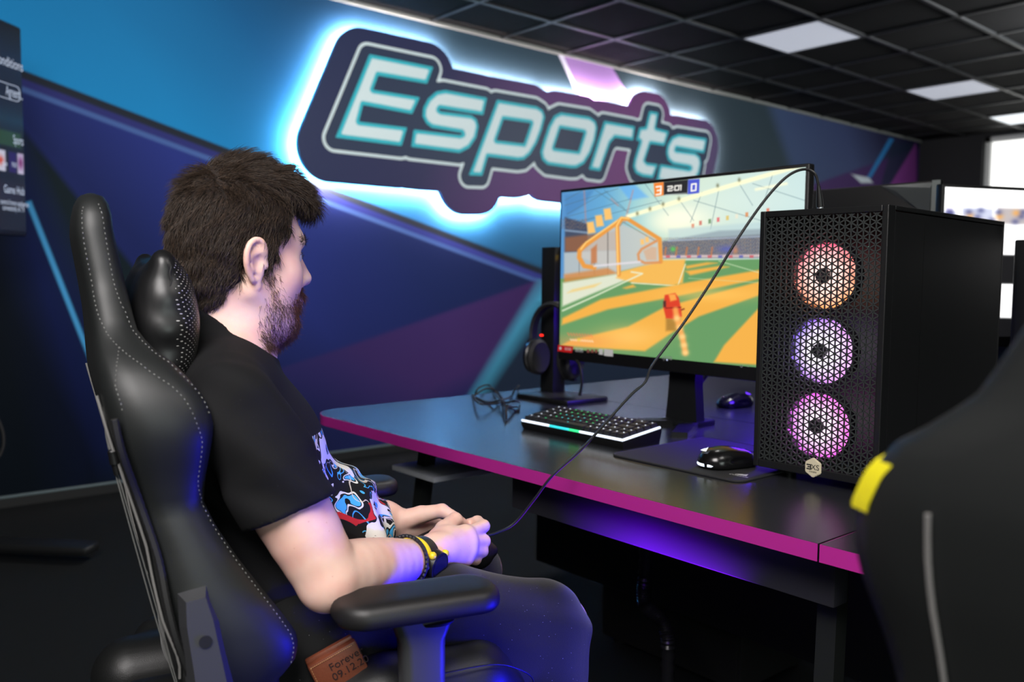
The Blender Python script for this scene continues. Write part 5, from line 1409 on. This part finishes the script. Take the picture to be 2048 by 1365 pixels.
# legs (under the trousers)
for s in (-1, 1):
    F.cone((-.07, s*.09, .600), (.325, s*.150, .560), .078, .058, .03); F.cone((.325, s*.15, .56), (.30, s*.155, .10), .055, .040, .02)
body_lo = F
me = F.mesh('body')
sm = BM(); sm.from_mesh(me)                         # even out the arms
av = [v for v in sm.verts if abs(v.co.y) > .06 and .66 < v.co.z < .93 and v.co.x < .105 and (v.co.x > -.02 or abs(v.co.y) > .16)]
for _ in range(10): bmesh.ops.smooth_vert(sm, verts=av, factor=.5, use_axis_x=True, use_axis_y=True, use_axis_z=True)
sm.to_mesh(me); sm.free(); body = obj('body', me, skin, man, smooth=180)
# eyes and brows
eye_w = mat('eye_white', (225, 220, 215), .2); iris_m = mat('iris', (60, 60, 62), .2)
for s in (-1, 1):
    t = BM(); ball(t, h(.0825, s*.031, .013), .0122, 16); o = obj('eye', t, eye_w, man)
    t = BM(); ball(t, h(.0905, s*.0315, .0125), .0056, 12); obj('iris', t, iris_m, o)

# --- hair: a shaped base plus thousands of fine locks
def hair_mat(name, a, b_, rough=.45):
    M = bpy.data.materials.new(name); M.use_nodes = True; nt = M.node_tree; N = nt.nodes; L = nt.links; bs = N['Principled BSDF']
    setin(bs, 'Roughness', rough); setin(bs, 'Specular IOR Level', .35)
    tc = N.new('ShaderNodeTexCoord'); n = N.new('ShaderNodeTexNoise'); n.inputs['Scale'].default_value = 260; n.inputs['Detail'].default_value = 2; L.new(tc.outputs['Object'], n.inputs['Vector'])
    r = N.new('ShaderNodeValToRGB'); L.new(n.outputs['Fac'], r.inputs['Fac']); e = r.color_ramp.elements; e[0].position = .35; e[1].position = .68; e[0].color = rgb(a); e[1].color = rgb(b_)
    L.new(r.outputs['Color'], bs.inputs['Base Color']); return M
hair_m = hair_mat('dark_brown_hair', (34, 26, 21), (74, 59, 48))
beard_m = hair_mat('brown_beard', (52, 36, 30), (96, 62, 48)); beard_r = hair_mat('reddish_beard', (84, 50, 36), (142, 86, 56))
T3 = lambda A: H0+(A*HS)@HRm.T
Fh = Field((-.155, -.12, -.13), (.155, .12, .175), .0032)      # head coordinates
Fh.ell((-.012, 0, .050), (.090, .083, .087), k=.01); Fh.ell((.030, 0, .070), (.082, .074, .066), k=.02); Fh.ell((-.036, 0, .010), (.062, .070, .085), k=.02)
Fh.cone((.02, 0, .105), (.098, -.012, .088), .042, .026, .03); Fh.cone((.085, .012, .09), (.112, -.008, .076), .028, .016, .02); Fh.cone((.06, -.03, .10), (.100, -.030, .080), .03, .018, .02)
Fh.cone((-.046, -.02, -.03), (-.056, 0, -.074), .044, .036, .02); Fh.cone((-.046, .02, -.03), (-.056, 0, -.074), .044, .036, .02)
BIG = ((-.2, -.2, -.2), (.2, .2, .2))
# clear the face, the ears and the neck
Fh.ell((.090, 0, -.005), (.066, .10, .077), k=.008, op='s'); Fh.ell((.094, 0, .046), (.040, .078, .040), k=.008, op='s')
for s in (-1, 1):
    Fh.ell((.004, s*.090, -.010), (.031, .045, .045), k=.006, op='s'); Fh.ell((-.018, s*.085, -.072), (.042, .05, .052), k=.008, op='s')
    Fh.cone((.024, s*.064, .03), (.021, s*.067, -.004), .012, .007, .008)
    Fh.ell((.078, s*.066, .066), (.020, .03, .022), k=.008, op='s'); Fh.ell((.050, s*.075, .012), (.018, .03, .022), k=.006, op='s')
Fh.ell((.00, 0, -.095), (.072, .075, .055), k=.01, op='s')
Fh.ripple(lambda P: .0035*np.sin(P[..., 0]*95+3*np.sin(P[..., 2]*60))*np.sin(P[..., 1]*80+P[..., 2]*70))
Vh, Qh = Fh.surface()
# keep it off the bare skin: drop everything that would lie inside the head only
hair = obj('hair', np_mesh('hair', T3(Vh), Qh), hair_mat('hair_depth', (24, 18, 15), (44, 33, 27), .95), man, smooth=180, label='short dark brown hair')
def normals(V, Q):
    n = np.cross(V[Q[:, 2]]-V[Q[:, 0]], V[Q[:, 3]]-V[Q[:, 1]]); ar = np.linalg.norm(n, axis=1)/2
    return n/np.maximum(np.linalg.norm(n, axis=1, keepdims=True), 1e-9), ar, V[Q].mean(1)
def strands(P, D0, D1, Ln, r0, name, m, parent, seg=3):
    """fine tapered three-sided locks from P, leaving along D0 and ending along D1"""
    n = len(P); D0 = D0/np.linalg.norm(D0, axis=1, keepdims=True); D1 = D1/np.linalg.norm(D1, axis=1, keepdims=True)
    C = [P]
    for k in range(seg):
        t = (k+.5)/seg; d = D0*(1-t)+D1*t; d /= np.linalg.norm(d, axis=1, keepdims=True)
        C.append(C[-1]+d*(Ln/seg)[:, None])
    A = np.cross(D0, rng.normal(size=(n, 3))); A /= np.maximum(np.linalg.norm(A, axis=1, keepdims=True), 1e-9); Bv = np.cross(D0, A)
    VV = []
    for k, c in enumerate(C):
        r = r0*(1-.85*k/seg)
        for j in range(3): VV.append(c+(A*math.cos(j*2.094)+Bv*math.sin(j*2.094))*r)
    V = np.stack(VV, 1).reshape(-1, 3); st = 3*(seg+1); base = np.arange(n)[:, None]*st; Fq = []
    for k in range(seg):
        for j in range(3):
            a = k*3+j; b_ = k*3+(j+1) % 3; Fq.append(np.concatenate([base+a, base+b_, base+b_+3, base+a+3], 1))
    return obj(name, np_mesh(name, V, np.concatenate(Fq)), m, parent, smooth=None)
nh, ah, ch_ = normals(Vh, Qh)
ok = (ch_[:, 2] > -.10)
pick = rng.choice(np.where(ok)[0], 21000, p=ah[ok]/ah[ok].sum())
Pn, Pc = nh[pick], ch_[pick]+rng.normal(size=(len(pick), 3))*.0009
x, y, z = Pc.T
top = np.clip((z-.075)/.05, 0, 1)[:, None]; back = np.clip((-x-.03)/.06, 0, 1)[:, None]
side = np.concatenate([-.55*np.ones((len(x), 1)), .0*x[:, None], -.8*np.ones((len(x), 1))], 1)
bk = np.array([[-.15, 0, -1.]]); tp = np.stack([np.where(x < -.05, -.6, .9), -.25+0*x, -.1+0*x], 1)
flow = (side*(1-back)+bk*back)*(1-top)+tp*top+rng.normal(size=Pc.shape)*.22
tan = flow-(flow*Pn).sum(1, keepdims=True)*Pn
lenh = .012+.010*rng.random(len(x))+.008*top[:, 0]
lenh *= np.where((z < -.03), .55, 1)
d0 = tan*.8+Pn*(.35+.35*top); d1 = tan+Pn*.12+np.array([[0, 0, -.15]])
strands(T3(Pc), d0@HRm.T, d1@HRm.T, lenh, .00042, 'hair_locks', hair_m, hair)
# nape and sideburn wisps, brows and beard grow from the skin itself
nv = np.empty(len(me.vertices)*3, np.float32); me.vertices.foreach_get('co', nv); nv = nv.reshape(-1, 3)
loc = (nv-H0)@HRm/HS
nrm = np.empty(len(me.vertices)*3, np.float32); me.vertices.foreach_get('normal', nrm); nrm = nrm.reshape(-1, 3)@HRm
x, y, z = loc.T; ay = np.abs(y)
near_head = (x > -.12) & (x < .13) & (z > -.125) & (z < .16)
def grow(mask, prob, n, flow, ln, r, m, name, out=.35, parent=body):
    idx = np.where(mask)[0]; pr = prob[idx]; pr = pr/pr.sum()
    p = rng.choice(idx, n, p=pr); Pc = loc[p]+rng.normal(size=(n, 3))*.0010; Nn = nrm[p]
    f = flow(Pc)+rng.normal(size=(n, 3))*.35; f = f-(f*Nn).sum(1, keepdims=True)*Nn
    L_ = ln*(.6+.8*rng.random(n))
    return strands(T3(Pc), (f*.8+Nn*out)@HRm.T, (f+rng.normal(size=(n, 3))*.3+Nn*.1)@HRm.T, L_, r, name, m, parent)
# beard density: a strip below the temple, along the jaw, the chin and the lip
strip = np.exp(-((x-(.026+.25*np.clip(-z, 0, .06)))/.011)**2)*(z < .012)*(z > -.06)*(ay > .035)*.75
jaw = np.clip((-.040-.25*(x-.03)**1-z)/.02, 0, 1)*(x > .006+.10*np.clip(z+.10, 0, 1))*(z > -.118)*1.0
jaw = np.where((x > .0) & (z < -.035), np.clip((-.034-.16*np.clip(.09-x, 0, .1)-z)/.022, 0, 1), 0)*np.clip((x-.004)/.02, 0, 1)*(z > -.12)
jaw = jaw*(~((z > -.066) & (ay < .020) & (x > .085)))
mous = ((z < -.030) & (z > -.044) & (x > .080) & (ay < .036)).astype(float)
dens = (strip+jaw+mous*1.2)*near_head
bflow = lambda P: np.stack([.25+0*P[:, 0], 0*P[:, 0], -1+0*P[:, 0]], 1)
grow(dens > .02, dens, 3600, bflow, .0115, .00026, beard_m, 'beard')
front = dens*np.clip((x-.066)/.02, 0, 1)
grow(front > .02, front, 1500, bflow, .011, .00028, beard_r, 'chin_beard', out=.5)
chin = dens*np.clip((-.078-z)/.02, 0, 1)
grow(chin > .02, chin, 1100, bflow, .012, .00028, beard_m, 'beard', out=.5)
brow = ((z > .030) & (z < .043) & (x > .070) & (ay > .012) & (ay < .050)).astype(float)
grow(brow > 0, brow, 420, lambda P: np.stack([-.6+0*P[:, 0], np.sign(P[:, 1])*.8, .1+0*P[:, 0]], 1), .009, .0003, hair_m, 'eyebrow', out=.2)
lash = ((z > .012) & (z < .019) & (x > .084) & (ay > .022) & (ay < .044)).astype(float)
grow(lash > 0, lash, 90, lambda P: np.stack([1+0*P[:, 0], 0*P[:, 0], .15+0*P[:, 0]], 1), .007, .00025, hair_m, 'eyelash', out=1.0)
wisp = ((x > .008) & (x < .034) & (ay > .055) & (z > -.03) & (z < .045)).astype(float)*.9
wisp = wisp*near_head
grow(wisp > .02, wisp, 320, lambda P: np.stack([-.1+0*P[:, 0], 0*P[:, 0], -1+0*P[:, 0]], 1), .010, .0003, hair_m, 'hair_wisps', out=.25, parent=hair)

# --- black t-shirt with a print on the front
SH = .0042
S = Field((-.31, -.34, .52), (.20, .34, 1.10), SH)
S.ell((-.128, 0, .900), (.082, .176, .130), k=.02); S.ell((-.148, 0, .92), (.064, .165, .105), k=.02)
S.ell((-.024, 0, .718), (.132, .170, .118), k=.04); S.ell((-.075, 0, .64), (.135, .185, .10), k=.05); S.ell((-.088, 0, .83), (.098, .165, .13), k=.03)
for s, sh, el in ((-1, shR, elR), (1, shL, elL)):
    S.cone((-.150, s*.05, .968), sh+np.array([0, 0, .002]), .055, .056, .02)
    S.chain([sh, sh+(el-sh)*.35, sh+(el-sh)*.80], [.057, .0605, .0600], .004)
S.cone((-.155, 0, .98), (-.158, 0, 1.05), .074, .070, .02); S.cone((-.135, 0, .955), (-.118, 0, .995), .066, .062, .02)
# folds
def folds(P):
    x, y, z = P[..., 0], P[..., 1], P[..., 2]
    low = np.clip((.86-z)/.1, 0, 1)
    a = .0040*np.sin(z*105+x*60+2*np.sin(y*22))*low*np.clip((.12-x)/.1, 0, 1)
    b_ = .0050*np.sin(x*70-z*75+4*np.sin(y*18+z*20))*np.clip((x+.02)/.06, 0, 1)*low
    c = .0040*np.sin(x*55+z*70+y*25)*np.clip((np.abs(y)-.15)/.05, 0, 1)
    return a+b_+c
S.ripple(folds)
for s, sh, el in ((-1, shR, elR), (1, shL, elL)):
    d = (el-sh)/np.linalg.norm(el-sh)
    if s == -1:
        n_ = d+np.array([-.12, 0, 0]); p_ = sh+(el-sh)*.605
    else: n_ = d; p_ = sh+(el-sh)*.7
    lo = (-.31, -.34, .55) if s == -1 else (-.31, .175, .55); hi = (.20, -.172, .95) if s == -1 else (.20, .34, .95)
    S.plane(p_, n_, box_=(lo, hi), k=.002)
    S.cone(sh+(el-sh)*(.62 if s == -1 else .66), el+(el-sh)*.2, .0500, .0500, .001, op='s')
# neck opening, high at the back and dropping to the front
S.plane((-.150, 0, 1.043), (.66, 0, 1), box_=((-.31, -.115, .94), (.2, .115, 1.2)), k=.004)
S.plane((0, 0, .575), (0, 0, -1))
shirt_m = bpy.data.materials.new('black_printed_cotton'); shirt_m.use_nodes = True
nt = shirt_m.node_tree; N = nt.nodes; L = nt.links; bs = N['Principled BSDF']; setin(bs, 'Roughness', .88); setin(bs, 'Specular IOR Level', .25)
tc = N.new('ShaderNodeTexCoord')
def noise(sc, det=2, rough=.5, dist=0):
    n = N.new('ShaderNodeTexNoise'); n.inputs['Scale'].default_value = sc; n.inputs['Detail'].default_value = det; n.inputs['Distortion'].default_value = dist; L.new(tc.outputs['Object'], n.inputs['Vector']); return n.outputs['Fac']
def mth(op, a, b_=None, cl=False):
    m_ = N.new('ShaderNodeMath'); m_.operation = op; m_.use_clamp = cl
    for i, v in enumerate((a, b_)):
        if v is None: continue
        if isinstance(v, (int, float)): m_.inputs[i].default_value = v
        else: L.new(v, m_.inputs[i])
    return m_.outputs[0]
def mixc(f, a, c):
    m_ = N.new('ShaderNodeMix'); m_.data_type = 'RGBA'; L.new(f, m_.inputs['Factor'])
    L.new(a, m_.inputs['A']) if not isinstance(a, tuple) else setattr(m_.inputs['A'], 'default_value', a)
    m_.inputs['B'].default_value = c; return m_.outputs['Result']
sx = N.new('ShaderNodeSeparateXYZ'); L.new(tc.outputs['Object'], sx.inputs[0]); X_, Y_, Z_ = sx.outputs
n_a, n_b = noise(15, 1, dist=.9), noise(22, 1, dist=1.2)
def band(src, lo, hi): return mth('MULTIPLY', mth('GREATER_THAN', src, lo), mth('LESS_THAN', src, hi))
base = rgb((15, 15, 17)); lint = mth('GREATER_THAN', noise(420, 1), .76)
# printed area: the front only
fx = mth('ADD', X_, mth('MULTIPLY', mth('SUBTRACT', Z_, .70), .52))
front_ = mth('MULTIPLY', mth('MULTIPLY', mth('MULTIPLY', mth('GREATER_THAN', fx, -.004), mth('LESS_THAN', Z_, .885)), mth('LESS_THAN', mth('ABSOLUTE', Y_), .150)), mth('GREATER_THAN', Z_, .645))
white = mth('ADD', band(n_a, .58, .72), band(n_b, .565, .60), True); blue = mth('ADD', band(n_b, .40, .43), band(n_b, .62, .72), True)
pale = band(n_a, .485, .50); red = mth('MULTIPLY', band(Z_, .762, .782), band(n_a, .44, .56))
c = mixc(mth('MULTIPLY', lint, .12), base, rgb((90, 90, 92)))
c = mixc(mth('MULTIPLY', front_, blue), c, rgb((70, 170, 225))); c = mixc(mth('MULTIPLY', front_, white), c, rgb((222, 220, 214))); c = mixc(mth('MULTIPLY', front_, pale), c, rgb((200, 190, 175))); c = mixc(mth('MULTIPLY', front_, red), c, rgb((190, 40, 40)))
L.new(c, bs.inputs['Base Color'])
bp = N.new('ShaderNodeBump'); bp.inputs['Strength'].default_value = .25; bp.inputs['Distance'].default_value = .001; L.new(noise(1200, 1), bp.inputs['Height']); L.new(bp.outputs['Normal'], bs.inputs['Normal'])
shirt = obj('t_shirt', S.mesh('t_shirt'), shirt_m, man, smooth=180, label='black t-shirt with a white, blue and red comic style print')
b = BM()
# collar band
A = np.linspace(0, 2*math.pi, 48, endpoint=False)
d = (elR-shR)/np.linalg.norm(elR-shR)

# --- dark trousers
pants_m = bpy.data.materials.new('dark_trousers'); pants_m.use_nodes = True
nt = pants_m.node_tree; N = nt.nodes; L = nt.links; bs = N['Principled BSDF']; setin(bs, 'Roughness', .92); setin(bs, 'Specular IOR Level', .25); setin(bs, 'Sheen Weight', .15)
tc = N.new('ShaderNodeTexCoord'); v2 = N.new('ShaderNodeTexVoronoi'); v2.inputs['Scale'].default_value = 130; L.new(tc.outputs['Object'], v2.inputs['Vector'])
c = mixc(mth('LESS_THAN', v2.outputs['Distance'], .055), rgb((19, 19, 20)), rgb((150, 150, 150))); L.new(c, bs.inputs['Base Color'])
bp = N.new('ShaderNodeBump'); bp.inputs['Strength'].default_value = .4; bp.inputs['Distance'].default_value = .001; L.new(noise(900, 2), bp.inputs['Height']); L.new(bp.outputs['Normal'], bs.inputs['Normal'])
T = Field((-.28, -.30, .10), (.46, .30, .74), .005)
T.ell((-.075, 0, .605), (.150, .195, .100), k=.04)
for s in (-1, 1):
    T.chain([(-.07, s*.105, .598), (.15, s*.135, .584), (.300, s*.152, .556)], [.102, .096, .083], .006); T.cone((.300, s*.152, .556), (.275, s*.155, .10), .083, .076, .006)
def tf(P):
    x, y, z = P[..., 0], P[..., 1], P[..., 2]
    return .0022*np.sin(x*42+z*60+2.5*np.sin(z*25+y*12))*np.clip((x-.05)/.1, 0, 1)+.003*np.sin(x*60-z*80)*np.clip((.1-x)/.1, 0, 1)+.003*np.sin(z*52+x*70)*np.clip((.50-z)/.1, 0, 1)
T.ripple(tf); T.plane((0, 0, .125), (0, 0, -1))
obj('trousers', T.mesh('trousers'), pants_m, man, smooth=180)
shoe_m = mat('shoe', (24, 24, 26), .6)
for s in (-1, 1):
    T = Field((.17, s*.16-.08, -.005), (.50, s*.16+.08, .16), .005)
    T.cone((.27, s*.158, .045), (.40, s*.165, .035), .043, .042, .03); T.cone((.295, s*.157, .06), (.30, s*.156, .13), .046, .045, .02); T.plane((0, 0, .002), (0, 0, -1), k=.004)
    obj('shoe', T.mesh('shoe'), shoe_m, man, smooth=180)

# --- things worn on the wrists
def ring_at(c, axis, ref, rx, ry, prof, m, name, a0=0, a1=360, n=48, lab=None, parent=None):
    ax = Vector(axis).normalized(); u_ = Vector(ref); u_ = (u_-ax*u_.dot(ax)).normalized(); w_ = ax.cross(u_); b = BM(); rs = []
    full = (a1-a0) >= 360
    for k in range(n if full else n+1):
        a = R(a0+(a1-a0)*k/n); rs.append([Vector(c)+ax*q+(u_*math.cos(a)*(rx+p)+w_*math.sin(a)*(ry+p)) for p, q in prof])
    rings(b, rs, closed=full, caps=not full); return obj(name, b, m, parent or man, smooth=50, label=lab)
axR = wrR-elR; axR /= np.linalg.norm(axR)
wc = elR+(wrR-elR)*.935; bc = elR+(wrR-elR)*.80
yel = mat('watch_yellow', (238, 210, 40), .35); wblk = mat('watch_resin', (20, 20, 22), .35)
up = (0, 0, 1)
flat = lambda w, t_: [(0, -w/2), (t_, -w/2+.001), (t_, w/2-.001), (0, w/2)]
wtc = ring_at(wc, axR, up, .0282, .0282, flat(.024, .0035), wblk, 'wristwatch', lab='black and yellow wristwatch on the right wrist')
ring_at(wc-axR*.0125, axR, up, .0284, .0284, flat(.006, .0045), yel, 'bezel_trim', -35, 115, parent=wtc)
ref = Vector(up); ref = (ref-Vector(axR)*ref.dot(Vector(axR))).normalized(); sidev = Vector(axR).cross(ref)
ang_c = R(98); nrm_c = ref*math.cos(ang_c)+sidev*math.sin(ang_c)
if nrm_c.y > 0: nrm_c = ref*math.cos(-ang_c)+sidev*math.sin(-ang_c)
cc = Vector(wc)+nrm_c*.0275; Mw = frame(tuple(cc), tuple(axR), tuple(nrm_c.cross(Vector(axR)))); 
b = BM(); cyl(b, cc, cc+nrm_c*.012, .0225, .0205, 28); obj('case', b, wblk, wtc)
b = BM(); cyl(b, cc+nrm_c*.0119, cc+nrm_c*.0128, .0165, n=28); obj('dial', b, mat('watch_glass', (14, 16, 50), .08), wtc)
tdir = Vector(axR).cross(nrm_c); tdir = tdir if tdir.z > 0 else -tdir
for k in (-1, 1):
    b = BM(); p_ = cc+Vector(axR)*.0165*k+tdir*.016+nrm_c*.006; ball(b, p_, (.006, .006, .006), 10); obj('lug', b, yel, wtc, label='yellow lug')
b = BM(); p_ = cc-Vector(axR)*.0235+nrm_c*.005; cyl(b, p_, p_-Vector(axR)*.003, .004, n=14); obj('crown', b, mat('steel_button', (170, 172, 176), .3, metal=.8), wtc)
b = BM(); u_ = ref; pts = [Vector(bc)+(ref*math.cos(2*math.pi*k/72)+sidev*math.sin(2*math.pi*k/72))*(.0345+.0006*(k % 2))+Vector(axR)*.0006*((-1)**k) for k in range(72)]; tube(b, pts, .0028, 8, closed=True); obj('bracelet', b, mat('braided_cord', (22, 22, 28), .5, bump=.6, scale=900), man, label='braided black bracelet on the right wrist')
axL = wrL-elL; axL /= np.linalg.norm(axL)
lc = elL+(wrL-elL)*.97
o = ring_at(lc, axL, up, .0275, .0275, flat(.009, .0022), wblk, 'bracelet', lab='narrow black wristband on the left wrist')
b = BM(); ball(b, Vector(lc)+Vector((0, -.024, -.015)), .003, 8); obj('bead', b, mat('teal_bead', (110, 190, 190), .3), o)

# ---- wallet sticking out of the hip pocket
wl = thing('wallet', 'brown leather wallet with stamped lettering sticking out of the trouser pocket', 'wallet', tuple(CH+_fw*J(682, 1342, -.228)[0]+_lf*-.228+np.array([0, 0, J(682, 1342, -.228)[2]])), CH_YAW)
wm = mat('brown_leather', (112, 58, 38), .40, bump=.3, scale=300, var=.15)
o0 = J(682, 1342, -.228)
tl_ = R(24); Mx = Matrix.Rotation(-tl_, 4, 'Y') @ Matrix.Rotation(R(-6), 4, 'Z')
b = BM(); box(b, (-.034, -.006, -.07), (.032, .006, .030), .003, M=Mx); obj('flap', b, wm, wl)
b = BM(); box(b, (-.034, .004, -.07), (.030, .012, .034), .003, M=Mx); obj('back_flap', b, wm, wl)
st_m = mat('wallet_thread', (200, 150, 100), .7)
b = BM()
for P0, P1 in (((-.031, .027), (.029, .027)), ((-.031, .027), (-.031, -.06))):
    for k in range(24): 
        a = Vector((P0[0]+(P1[0]-P0[0])*k/24, -.0066, P0[1]+(P1[1]-P0[1])*k/24)); c_ = Vector((P0[0]+(P1[0]-P0[0])*(k+.6)/24, -.0066, P0[1]+(P1[1]-P0[1])*(k+.6)/24)); tube(b, [Mx @ a, Mx @ c_], .0004, 4)
obj('stitching', b, st_m, wl, smooth=None)
wi = mat('stamped_ink', (40, 24, 26), .6)
Mt_ = Mx @ Matrix.Rotation(R(90), 4, 'X') @ Matrix.Translation((.012, 0, .0067))
for s_, dz in (('Forever', .0), ('09.12.20', -.014)):
    obj('lettering', text_bm(s_, .0145, Mt_ @ Matrix.Translation((.000, dz+.014, 0)), .0001), wi, wl, smooth=None)

# ---- the controller in his hands
gc = J(918, 1092, .0)
gp = thing('game_controller', 'black game controller held between the hands with a cable attached', 'controller', tuple(CH+_fw*gc[0]+_lf*gc[1]+np.array([0, 0, gc[2]])), CH_YAW)
G_ = Field((-.075, -.095, -.05), (.06, .095, .04), .0025)
G_.cone((.012, -.045, .002), (.012, .045, .002), .021, .021, .02, flat=((0, 0, 1), .8)); G_.cone((.0, -.04, 0), (.0, .04, 0), .026, .026, .02, flat=((0, 0, 1), .65))
for s in (-1, 1): G_.cone((.008, s*.055, 0), (-.045, s*.070, -.012), .022, .015, .02); G_.cone((.034, s*.045, .003), (.034, s*.055, .003), .010, .009, .008)
obj('shell', G_.mesh('shell'), mat('controller_shell', (18, 18, 19), .45, bump=.1, scale=1500), gp, smooth=180)
for s, xx in ((-1, -.006), (1, .010)):
    b = BM(); cyl(b, (xx, s*.030, .012), (xx, s*.030, .024), .005, n=14); cyl(b, (xx, s*.030, .023), (xx, s*.030, .028), .0085, .0085, 18); obj('thumbstick', b, matte_black, gp)
for dx, dy, cc_ in ((.008, 0, (90, 160, 90)), (-.008, 0, (90, 160, 90)), (0, .008, (90, 160, 90)), (0, -.008, (90, 160, 90))):
    b = BM(); cyl(b, (.010+dx, -.052+dy, .014), (.010+dx, -.052+dy, .0225), .0042, n=12); obj('button', b, black_plastic, gp)
# ================================================================ LIGHT
def area(name, loc, target, size, power, c=(255, 255, 255), sy=None, spread=180):
    l = bpy.data.lights.new(name, 'AREA'); l.energy = power; l.color = lin(c); l.shape = 'RECTANGLE'; l.size = size; l.size_y = sy or size; l.spread = R(spread)
    o = bpy.data.objects.new(name, l); COL.objects.link(o); o.location = loc
    o.rotation_euler = (Vector(target)-Vector(loc)).to_track_quat('-Z', 'Y').to_euler(); return o
W = bpy.data.worlds.new('sky'); SC.world = W; W.use_nodes = True
W.node_tree.nodes['Background'].inputs['Color'].default_value = (1, 1, .97, 1); W.node_tree.nodes['Background'].inputs['Strength'].default_value = 2.2
area('key_light_over_camera', (-.55, .05, 2.3), (.9, 1.35, .9), 1.0, 66, (255, 250, 248))  # added key light in place of a flash, no lamp hangs here
area('added_room_light', (1.2, -.4, ZC-.03), (1.2, .6, 0), 1.0, 25, (255, 250, 245))  # unseen light added below the ceiling, without a fixture
area('added_mural_light', (2.2, 1.6, ZC-.03), (2.6, 4.6, 1.3), .56, 120, (255, 252, 250))  # added light aimed at the mural, no fixture built
area('added_mural_light', (6.2, 1.6, ZC-.03), (6.6, 4.6, 1.4), .56, 105, (250, 252, 255))  # second added light, for the mural's far end
area('assumed_daylight', (-.7, -4.9, 1.5), (-.3, 0, 1.2), 3.2, 85, (236, 250, 244), sy=1.7)  # assumed daylight behind the camera, a bare lamp; the front wall has no window
area('added_violet_light', (1.98, 1.22, 1.0), (1.80, 1.25, .745), .2, 7, (80, 25, 255))  # added lamp behind the monitor, tints the desk violet
area('assumed_violet_light', (1.135, .98, .34), (1.158, .98, .66), .04, 9, (122, 6, 255), spread=75)  # violet light assumed under the desk, no LED is built for it
area('assumed_blue_light', (1.10, .44, .44), (.74, .90, .58), .14, 2.3, (26, 18, 255), spread=62)  # blue light assumed low at the right, no computer stands there
